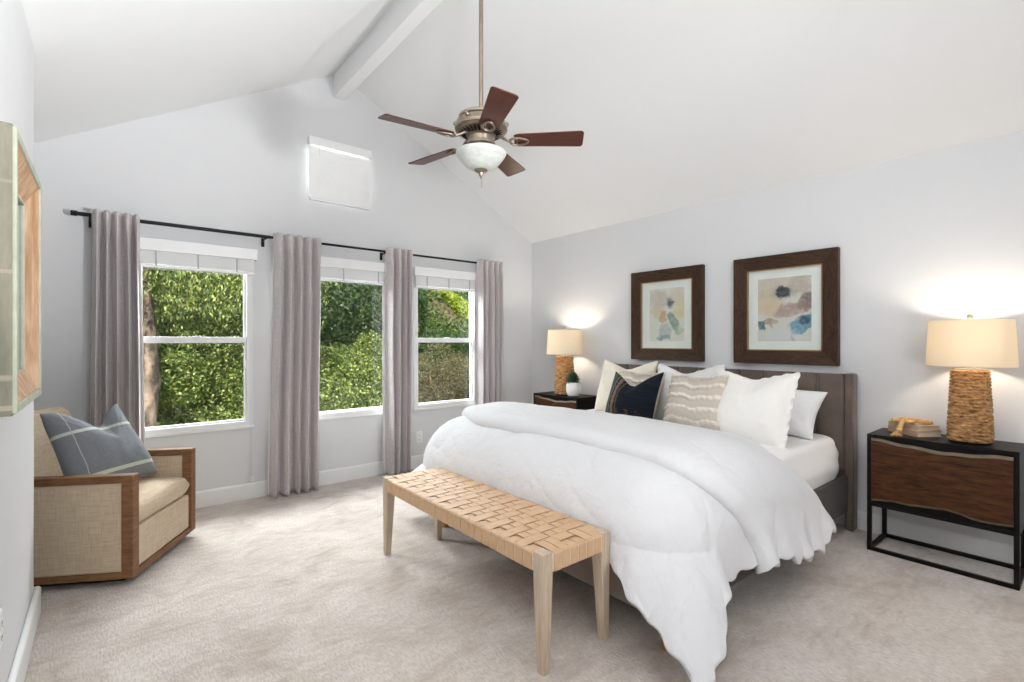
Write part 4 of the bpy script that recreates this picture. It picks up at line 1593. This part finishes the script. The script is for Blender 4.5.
bedpillow('white pillow lowest by the right end of the headboard, half behind the big sham', 1.47, 3.47, TOPZ + 0.0, 36, 0.56, 0.37, 0.17, seed=7, pinch=0.10, yaw=-92, roll=2)
bedpillow('large warm white flanged sham with a dipped top, rightmost in the front row', 1.485, 3.10, TOPZ - 0.012, 24, 0.51, 0.47, 0.20, M_shamw, seed=12, flange=0.09, chop=0.06, chop_w=0.5, wr=0.012, pinch=0.03, yaw=-92)
bedpillow('white flanged sham behind the ruched cushion, in the middle of the headboard', 2.08, 3.38, TOPZ + 0.0, 18, 0.52, 0.46, 0.17, M_white, seed=17, flange=0.09, chop=0.085, chop_w=0.55, chop_u=-0.1, pinch=0.03, yaw=-88)
a = bedpillow('cream tufted sham with a dipped top, leftmost by the headboard', 2.64, 3.36, TOPZ, 20, 0.54, 0.50, 0.20, M_cream, seed=22, chop=0.085, chop_w=0.5, pinch=0.05, ridge=tuft_ridge, yaw=-84, group=None)
# ruched cushions
w, h = 0.43, 0.43
o = pillow_mb(w, h, 0.17, pinch=0.05, seed=31, ridge=row_ridge, n=90, chop=0.02, chop_w=0.7).build('ruched_cushion', None, None, smooth=True, weld=1e-4)
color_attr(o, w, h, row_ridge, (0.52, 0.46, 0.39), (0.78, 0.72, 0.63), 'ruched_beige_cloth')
tag(o, 'beige cushion with wavy ruched rows right of the navy cushion', 'cushion', 'ruched beige cushions')
place_pillow(o, 3.05, 1.815, TOPZ, 22, -90, -2)
o2 = o.copy()
C.objects.link(o2)
tag(o2, 'beige ruched cushion peeking out between the cream sham and the navy cushion', 'cushion', 'ruched beige cushions')
place_pillow(o2, 3.19, 2.42, TOPZ, 26, -86, 1)


def navy_mat():
    m, n, l, b = nt('navy_ikat_cloth')
    b.inputs['Roughness'].default_value = 0.9
    b.inputs['Specular IOR Level'].default_value = 0.15
    tc = n.new('ShaderNodeTexCoord')
    sp = n.new('ShaderNodeSeparateXYZ')
    l.new(tc.outputs['Object'], sp.inputs[0])
    lines = noise_tex(n, l, coords(n, l, (0.3, 0.3, 9)), 26, 3)
    col = ramp(n, l, lines, [(0.35, (0.003, 0.004, 0.007)), (0.6, (0.007, 0.011, 0.018)), (0.75, (0.016, 0.022, 0.032))])
    rag = noise_tex(n, l, coords(n, l, (1, 1, 3)), 24, 3)
    x = math_n(n, l, 'ADD', sp.outputs['X'], math_n(n, l, 'MULTIPLY', math_n(n, l, 'SUBTRACT', rag, 0.5), 0.03))
    for x0, wd, cc in ((-0.115, 0.020, (0.20, 0.13, 0.09)), (-0.185, 0.035, (0.075, 0.085, 0.065)), (-0.148, 0.006, (0.16, 0.19, 0.20)), (-0.080, 0.008, (0.11, 0.07, 0.06))):
        d = math_n(n, l, 'ABSOLUTE', math_n(n, l, 'SUBTRACT', x, x0))
        k = ramp(n, l, math_n(n, l, 'DIVIDE', d, wd), [(0.4, (0.85, 0.85, 0.85)), (1.0, (0, 0, 0))])
        col = mixc(n, l, k, col, cc)
    for u0 in (-0.06, 0.03, 0.12):
        d = math_n(n, l, 'ABSOLUTE', math_n(n, l, 'SUBTRACT', x, u0))
        k = math_n(n, l, 'MULTIPLY', math_n(n, l, 'LESS_THAN', d, 0.018), math_n(n, l, 'LESS_THAN', sp.outputs['Z'], 0.10))
        k = math_n(n, l, 'MULTIPLY', k, ramp(n, l, rag, [(0.45, (0, 0, 0)), (0.6, (0.8, 0.8, 0.8))]))
        col = mixc(n, l, k, col, (0.14, 0.05, 0.03))
    l.new(col, b.inputs['Base Color'])
    bump(n, l, lines, b, 0.4, 0.003)
    return m


r = thing('navy_cushion', 'navy cushion with brown stripes and a deep notch in its top', 'cushion')
place_pillow(r, 2.98, 2.285, TOPZ, 22, -90, 0)
kw = dict(chop=0.12, chop_u=-0.10, chop_w=0.5, pinch=0.05, seed=41, wr=0.006)
pillow_mb(0.44, 0.43, 0.18, side='front', **kw).build('front_cover', navy_mat(), r, smooth=True, subsurf=1)
pillow_mb(0.44, 0.43, 0.18, side='back', **kw).build('back_cover', mat('beige_back_cloth', (0.55, 0.44, 0.30), 0.85, bump_s=0.2, bump_scale=200), r, smooth=True, subsurf=1)

# ------------------------------------------------------------------ ceiling fan
M_pewter = mat('antique_pewter', (0.36, 0.30, 0.24), 0.3, 0.9, col2=(0.27, 0.22, 0.17), scale=12)
M_bladew = wood_mat('cherry_blade', (0.055, 0.014, 0.009), (0.10, 0.030, 0.017), (1.2, 14, 14), 4, 0.3)
M_alab, n_, l_, b_ = nt('alabaster_glass')
f_ = noise_tex(n_, l_, coords(n_, l_, (1, 1, 3)), 14, 4, 0.6, 0.8)
l_.new(ramp(n_, l_, f_, [(0.3, (0.50, 0.50, 0.48)), (0.7, (0.66, 0.66, 0.63))]), b_.inputs['Base Color'])
b_.inputs['Roughness'].default_value = 0.3
b_.inputs['Subsurface Weight'].default_value = 0.15
FZ = 2.384
fan = thing('ceiling_fan', 'five bladed ceiling fan with cherry blades and a frosted bowl light', 'ceiling fan', (1.605, 2.222, FZ))
top_z = 3.445 - FZ
MB().bar((0, 0, 0.14), (0, 0, top_z - 0.01), 0.0125).build('down_rod', M_pewter, fan, smooth='auto')
MB().lathe([(0.001, top_z - 0.075), (0.03, top_z - 0.075), (0.045, top_z - 0.05), (0.052, top_z), (0.001, top_z)], (0, 0, 0), 24, close=False).build('canopy', M_pewter, fan, smooth='auto')
MB().lathe([(0.014, 0.156), (0.03, 0.1549), (0.034, 0.1412), (0.092, 0.1395), (0.122, 0.1351), (0.126, 0.1296), (0.126, 0.1175), (0.118, 0.1142), (0.118, 0.1109),
            (0.132, 0.1076), (0.138, 0.0999), (0.140, 0.0862), (0.143, 0.0824), (0.148, 0.0736), (0.146, 0.0593), (0.136, 0.0483), (0.118, 0.0406), (0.085, 0.0362), (0.06, 0.034)], (0, 0, 0), 48, close=False).build('motor_housing', M_pewter, fan, smooth='auto', angle=30)
for k in range(6):
    a = 2 * PI * k / 6 + 0.4
    MB().sphere((0.143 * math.cos(a), 0.143 * math.sin(a), 0.0945), 0.012, 10, 8).build('rosette', M_pewter, fan, smooth=True)
m = MB()
for k in range(30):
    a = 2 * PI * k / 30
    c, s = math.cos(a), math.sin(a)
    m.bar((0.128 * c, 0.128 * s, 0.051), (0.085 * c, 0.085 * s, 0.026), 0.0055, n=6)
m.build('vent_fins', M_black, fan)
MB().lathe([(0.06, 0.040), (0.082, 0.036), (0.085, 0.026), (0.072, 0.016), (0.068, -0.006), (0.080, -0.014), (0.082, -0.028), (0.070, -0.036), (0.068, -0.052), (0.082, -0.058), (0.088, -0.068), (0.07, -0.074), (0.001, -0.076)], (0, 0, 0), 40, close=False).build('switch_housing', M_pewter, fan, smooth='auto', angle=30)
bowl = [(0.139, -0.066), (0.141, -0.071), (0.136, -0.082), (0.121, -0.103), (0.103, -0.125), (0.082, -0.144), (0.056, -0.156), (0.028, -0.162), (0.001, -0.163)]
inner = [(max(0.001, r_ - 0.005), z_ + 0.004) for r_, z_ in reversed(bowl)]
MB().lathe(bowl + inner, (0, 0, 0), 56, close=False).build('glass_bowl', M_alab, fan, smooth='auto', angle=60)
MB().bar((0, 0, -0.07), (0, 0, -0.159), 0.005, n=10).build('centre_stem', M_pewter, fan)
fn = MB().lathe([(0.001, -0.157), (0.030, -0.158), (0.038, -0.165), (0.030, -0.172), (0.016, -0.178), (0.013, -0.188), (0.007, -0.198), (0.004, -0.208), (0.001, -0.210)], (0, 0, 0), 24, close=False).build('finial', M_pewter, fan, smooth='auto')
cm = MB().bar((0.004, 0, -0.205), (0.004, 0, -0.258), 0.0012, n=6)
cm.build('pull_chain', M_pewter, fn)
def blade_mesh():
    mb = MB()
    L0, L1 = 0.185, 0.566
    out = []
    n = 8
    def half(x):
        return 0.052 + 0.016 * (x - L0) / (L1 - L0)
    pts = [(L0, -0.044), (L0 + 0.02, -half(L0 + 0.02))]
    pts += [(L1 - 0.03, -half(L1 - 0.03))]
    for k in range(1, 7):
        a = -PI / 2 + k * PI / 12
        pts.append((L1 - 0.022 + 0.022 * math.cos(a), -half(L1) + 0.022 + 0.022 * math.sin(a)))
    up = [(x, -y) for x, y in reversed(pts)]
    pts = pts + up
    mb.prism(pts, 'z', -0.003, 0.003)
    return mb
PITCH = R(-13)
for k in range(5):
    a = R(-114.75 + 72 * k)
    bl_ = blade_mesh().build('blade', M_bladew, fan, bevel=0.0015)
    rot = Matrix.Rotation(a, 4, 'Z') @ Matrix.Rotation(PITCH, 4, 'X')
    bl_.matrix_local = rot
    ir = MB()
    # arm and open scroll ring under the blade
    ir.tube([(0.075, 0, 0.030), (0.11, 0, 0.024), (0.14, 0, 0.004), (0.165, 0, -0.008)], [0.010, 0.009, 0.008, 0.008], 8)
    ring = []
    for j in range(28):
        t = 2 * PI * j / 28
        ring.append((0.213 + 0.050 * math.cos(t), (0.030 - 0.008 * math.cos(t)) * math.sin(t), -0.0085))
    ir.tube(ring, 0.0065, 8, closed=True)
    for yy_ in (-0.018, 0.018):
        ir.bar((0.20, yy_, -0.010), (0.20, yy_, -0.003), 0.006, n=8)
    io = ir.build('blade_iron', M_pewter, bl_, smooth=True)

# ------------------------------------------------------------------ outside the windows
def leaf_mat(name, c1, c2, c3):
    m, n, l, b = nt(name)
    b.inputs['Roughness'].default_value = 0.5
    b.inputs['Specular IOR Level'].default_value = 0.35
    a = n.new('ShaderNodeAttribute')
    a.attribute_name = 'leaf'
    col = ramp(n, l, a.outputs['Fac'], [(0.0, c1), (0.55, c2), (1.0, c3)])
    l.new(col, b.inputs['Base Color'])
    t = n.new('ShaderNodeBsdfTranslucent')
    l.new(mixc(n, l, 0.5, col, (0.30, 0.42, 0.05)), t.inputs[0])
    mx = n.new('ShaderNodeMixShader')
    mx.inputs[0].default_value = 0.3
    l.new(b.outputs[0], mx.inputs[1])
    l.new(t.outputs[0], mx.inputs[2])
    l.new(mx.outputs[0], n['Material Output'].inputs[0])
    return m


def leaves_obj(name, P, N, size, m, seed, parent=None, aspect=0.5, jitter=0.8, droop=0.0, long=None):
    """P: leaf centres, N: preferred facing; every leaf a bent quad"""
    rs = np.random.RandomState(seed)
    k = len(P)
    n = N + jitter * rs.normal(size=(k, 3))
    n /= np.linalg.norm(n, axis=1)[:, None]
    d = rs.normal(size=(k, 3))
    if droop:
        d = d * (1 - droop) + np.array([0, 0, -1.0]) * droop * 2
    d -= n * (d * n).sum(1)[:, None]
    d /= np.linalg.norm(d, axis=1)[:, None] + 1e-9
    s = np.cross(n, d)
    L = size * rs.uniform(0.6, 1.3, k)[:, None]
    Wd = L * aspect
    v = np.empty((k, 6, 3))
    v[:, 0] = P - d * L * 0.5
    v[:, 1] = P - d * L * 0.05 + s * Wd * 0.5 + n * L * 0.08
    v[:, 2] = P + d * L * 0.5 - n * L * 0.12
    v[:, 3] = P - d * L * 0.05 - s * Wd * 0.5 + n * L * 0.08
    v = v[:, :4]
    me = bpy.data.meshes.new(name)
    me.vertices.add(k * 4)
    me.vertices.foreach_set('co', v.reshape(-1).astype(np.float32))
    me.loops.add(k * 4)
    me.loops.foreach_set('vertex_index', np.arange(k * 4, dtype=np.int32))
    me.polygons.add(k)
    me.polygons.foreach_set('loop_start', np.arange(0, k * 4, 4, dtype=np.int32))
    me.polygons.foreach_set('loop_total', np.full(k, 4, dtype=np.int32))
    me.update(calc_edges=True)
    at = me.attributes.new('leaf', 'FLOAT', 'FACE')
    at.data.foreach_set('value', rs.uniform(0, 1, k).astype(np.float32))
    me.materials.append(m)
    o = bpy.data.objects.new(name, me)
    C.objects.link(o)
    if parent:
        o.parent = parent
    return o


def blob_points(rs, k, c, r, lumps=14, shell=0.55):
    """points on the outside of a lumpy crown"""
    cs = rs.normal(size=(lumps, 3))
    cs /= np.linalg.norm(cs, axis=1)[:, None]
    cs *= rs.uniform(0.35, 0.72, lumps)[:, None]
    rr = rs.uniform(0.36, 0.55, lumps)
    idx = rs.randint(0, lumps, k)
    dv_ = rs.normal(size=(k, 3))
    dv_ /= np.linalg.norm(dv_, axis=1)[:, None]
    q = cs[idx] + dv_ * (rr[idx] * rs.uniform(shell, 1.0, k) ** 0.5)[:, None]
    P = np.array(c) + q * np.array(r)
    nn = dv_ / np.array(r)
    nn /= np.linalg.norm(nn, axis=1)[:, None]
    return P, nn


M_bark = mat('tree_bark', (0.035, 0.026, 0.018), 0.9, col2=(0.30, 0.22, 0.16), scale=5, stretch=(1, 1, 0.5), lo=0.42, hi=0.60, bump_s=1.0, bump_scale=18, bdist=0.03)
M_earth = mat('hill_earth', (0.045, 0.05, 0.02), 0.95, col2=(0.20, 0.13, 0.09), scale=0.8, bump_s=0.8, bump_scale=6, bdist=0.1)
L_ivy = leaf_mat('leaf_ivy', (0.035, 0.07, 0.014), (0.14, 0.205, 0.035), (0.46, 0.50, 0.16))
L_pep = leaf_mat('leaf_pepper', (0.06, 0.11, 0.03), (0.19, 0.25, 0.06), (0.46, 0.48, 0.15))
L_dark = leaf_mat('leaf_dark', (0.020, 0.05, 0.016), (0.045, 0.095, 0.028), (0.11, 0.17, 0.05))
L_lime = leaf_mat('leaf_lime', (0.16, 0.24, 0.02), (0.30, 0.38, 0.03), (0.46, 0.50, 0.07))
L_dry = leaf_mat('leaf_dry', (0.10, 0.10, 0.045), (0.20, 0.18, 0.10), (0.32, 0.26, 0.17))


def hill_h(x, y):
    return -1.2 + 0.62 * max(0, y - 7.8) - 0.06 * (x - 4) + 0.18 * nz(x * 0.5, y * 0.5)


struct(MB().grid(lambda s, t: (-9 + 34 * s, 4.9 + 27 * t, hill_h(-9 + 34 * s, 4.9 + 27 * t)), 80, 70).build('hillside', M_earth, None, smooth=True), 'earth slope rising behind the house', 'hill')


def shrub(name, label, c, r, k, size, m, seed, aspect=0.5, lumps=16, group=None, stems=True, droop=0.0, cat='shrub'):
    gz = hill_h(c[0], c[1])
    root = thing(name, label, cat, (c[0], c[1], gz), 0, group)
    rs = np.random.RandomState(seed)
    P, N = blob_points(rs, k, (0, 0, c[2] - gz), r, lumps)
    P[:, 2] = np.maximum(P[:, 2], 0.03)
    leaves_obj('foliage', P, N, size, m, seed, root, aspect, droop=droop)
    st = MB()
    rnd = random.Random(seed)
    for j in range(7):
        a = rnd.uniform(0, 2 * PI)
        e = Vector((r[0] * 0.6 * math.cos(a), r[1] * 0.6 * math.sin(a), (c[2] - gz) * rnd.uniform(0.8, 1.2) + 0.1))
        st.tube([(0.05 * math.cos(a), 0.05 * math.sin(a), -0.05), e * 0.45 + Vector((0, 0, 0.1)), e], [0.035, 0.022, 0.008], 6)
    st.build('stems', M_bark, root, smooth=True)
    return root


# behind the left window
shrub('hedge_shrub', 'sunlit yellow green shrub low behind the left window, beside the trunk', (1.25, 8.9, 0.42), (1.25, 0.8, 1.15), 60000, 0.05, L_ivy, 101, 0.6, 26)
shrub('hedge_shrub', 'yellow green shrub filling the lower right of the left window', (2.15, 9.5, 0.5), (0.9, 0.8, 1.15), 36000, 0.05, L_ivy, 102, 0.6, 22)
# pepper tree with trunk
tr = thing('pepper_tree', 'tree with a rough bare trunk and hanging light foliage outside the left window', 'tree', (0.36, 8.0, hill_h(0.36, 8.0)))
gz = hill_h(0.36, 8.0)
MB().tube([(0.02, 0, -0.1), (0.0, 0, 0.9), (0.09, 0.05, 1.6), (0.05, 0.1, 2.3), (-0.02, 0.3, 3.2), (0.2, 0.6, 4.6)], [0.17, 0.115, 0.10, 0.09, 0.08, 0.05], 14).build('trunk', M_bark, tr, smooth=True)
bt = MB()
rnd = random.Random(9)
for j in range(9):
    a = rnd.uniform(0, 2 * PI)
    bt.tube([(0.0, 0.25, 2.6 + 0.2 * j), (0.6 * math.cos(a), 0.4 + 0.6 * math.sin(a), 3.6 + 0.15 * j), (1.7 * math.cos(a), 0.8 + 1.5 * math.sin(a), 4.0 + 0.1 * j)], [0.06, 0.04, 0.015], 6)
bt.build('branches', M_bark, tr, smooth=True)
rs = np.random.RandomState(55)
# hanging sprays
NS = 420
sx0 = rs.uniform(-1.6, 2.35, NS)
sy0 = rs.uniform(-0.6, 3.2, NS)
ztop = rs.uniform(3.2, 5.4, NS)
ln_ = rs.uniform(0.9, 2.6, NS)
zbot = np.maximum(ztop - ln_, 2.15 + rs.uniform(-0.35, 0.9, NS))
PP, NN = [], []
for i in range(NS):
    kk = 190
    t = rs.uniform(0, 1, kk)
    z = ztop[i] + (zbot[i] - ztop[i]) * t
    sw = 0.08 + 0.10 * np.sin(PI * t)
    PP.append(np.stack([sx0[i] + rs.normal(size=kk) * sw, sy0[i] + rs.normal(size=kk) * sw, z], 1))
PP = np.concatenate(PP)
NN = np.tile(np.array([0, -0.8, 0.5]), (len(PP), 1))
leaves_obj('hanging_foliage', PP, NN, 0.06, L_pep, 56, tr, 0.32, 0.7, 0.6)

# behind the middle window
shrub('hedge_shrub', 'bright green shrub across the lower half of the middle window', (3.3, 9.0, 0.05), (1.25, 0.8, 1.15), 56000, 0.055, L_ivy, 103, 0.6, 26)
shrub('hedge_shrub', 'green shrub right of centre behind the middle window', (4.25, 9.6, 0.35), (0.9, 0.8, 1.1), 34000, 0.055, L_ivy, 104, 0.6, 20)
shrub('dark_tree', 'dark green tree filling the top of the middle window', (4.2, 11.8, 2.9), (2.5, 1.3, 1.9), 52000, 0.075, L_dark, 105, 0.55, 30, cat='tree')
# behind the right window
shrub('dry_shrub', 'brownish twiggy shrub low in the right window', (5.4, 9.1, 0.42), (0.98, 0.6, 1.0), 34000, 0.05, L_dry, 106, 0.3, 18)
shrub('hedge_shrub', 'fresh green shrub at the lower right of the right window', (6.45, 9.5, -0.1), (0.6, 0.6, 0.8), 20000, 0.055, L_ivy, 107, 0.6, 16)
shrub('dark_shrub', 'dark green shrub band below the sunny slope in the right window', (7.0, 11.3, 0.95), (1.5, 0.7, 0.72), 30000, 0.07, L_dark, 108, 0.55, 24)
shrub('dark_tree', 'narrow dark green tree at the upper left of the right window', (6.15, 11.6, 1.6), (0.42, 0.5, 1.5), 16000, 0.07, L_dark, 109, 0.55, 18, cat='tree')
shrub('hill_tree', 'mid green bushy tree above the lime band at the upper right of the right window', (10.5, 15.6, 3.3), (1.15, 0.9, 1.1), 22000, 0.10, L_pep, 111, 0.55, 20, cat='tree')
# low growth on the slope: nobody could count it. A lime band runs down the spur, dark growth elsewhere, one bare patch
rs = np.random.RandomState(77)
k = 170000
gx, gy = rs.uniform(-6, 18, k), rs.uniform(7.4, 20, k)
gzv = np.array([hill_h(a, c) for a, c in zip(gx, gy)])
bx = 9.2 + (gy - 13.1) * (8.5 - 9.2) / (15.5 - 13.1)
band = np.abs(gx - bx - 0.1) < 0.42 + 0.12 * np.sin(gy * 3)
bare = ((gx - 8.40) / 0.42) ** 2 + ((gy - 13.6) / 0.62) ** 2 < 1
up = np.array([0.1, -0.6, 0.8])
kb = 16000
by = rs.uniform(9.5, 18.5, kb)
bxx = 9.3 + (by - 13.1) * (8.5 - 9.2) / (15.5 - 13.1) + rs.uniform(-1, 1, kb) * (0.40 + 0.12 * np.sin(by * 3))
bz = np.array([hill_h(a, c) for a, c in zip(bxx, by)]) + rs.uniform(0.02, 0.34, kb)
g = leaves_obj('slope_grass', np.stack([bxx, by, bz], 1), np.tile(up, (kb, 1)), 0.11, L_lime, 78, None, 0.5, 0.6)
tag(g, 'sunny lime green ground cover running down the spur in the right window', 'grass', kind='stuff')
q = ~(bare & (rs.uniform(0, 1, k) > 0.12)) & ~band
P = np.stack([gx, gy, gzv + rs.uniform(0.02, 0.30, k)], 1)[q]
g = leaves_obj('slope_undergrowth', P, np.tile(up, (len(P), 1)), 0.13, leaf_mat('leaf_scrub', (0.03, 0.06, 0.018), (0.08, 0.13, 0.035), (0.20, 0.25, 0.07)), 79, None, 0.5, 0.7)
tag(g, 'dull green scrub covering the rest of the slope', 'undergrowth', kind='stuff')
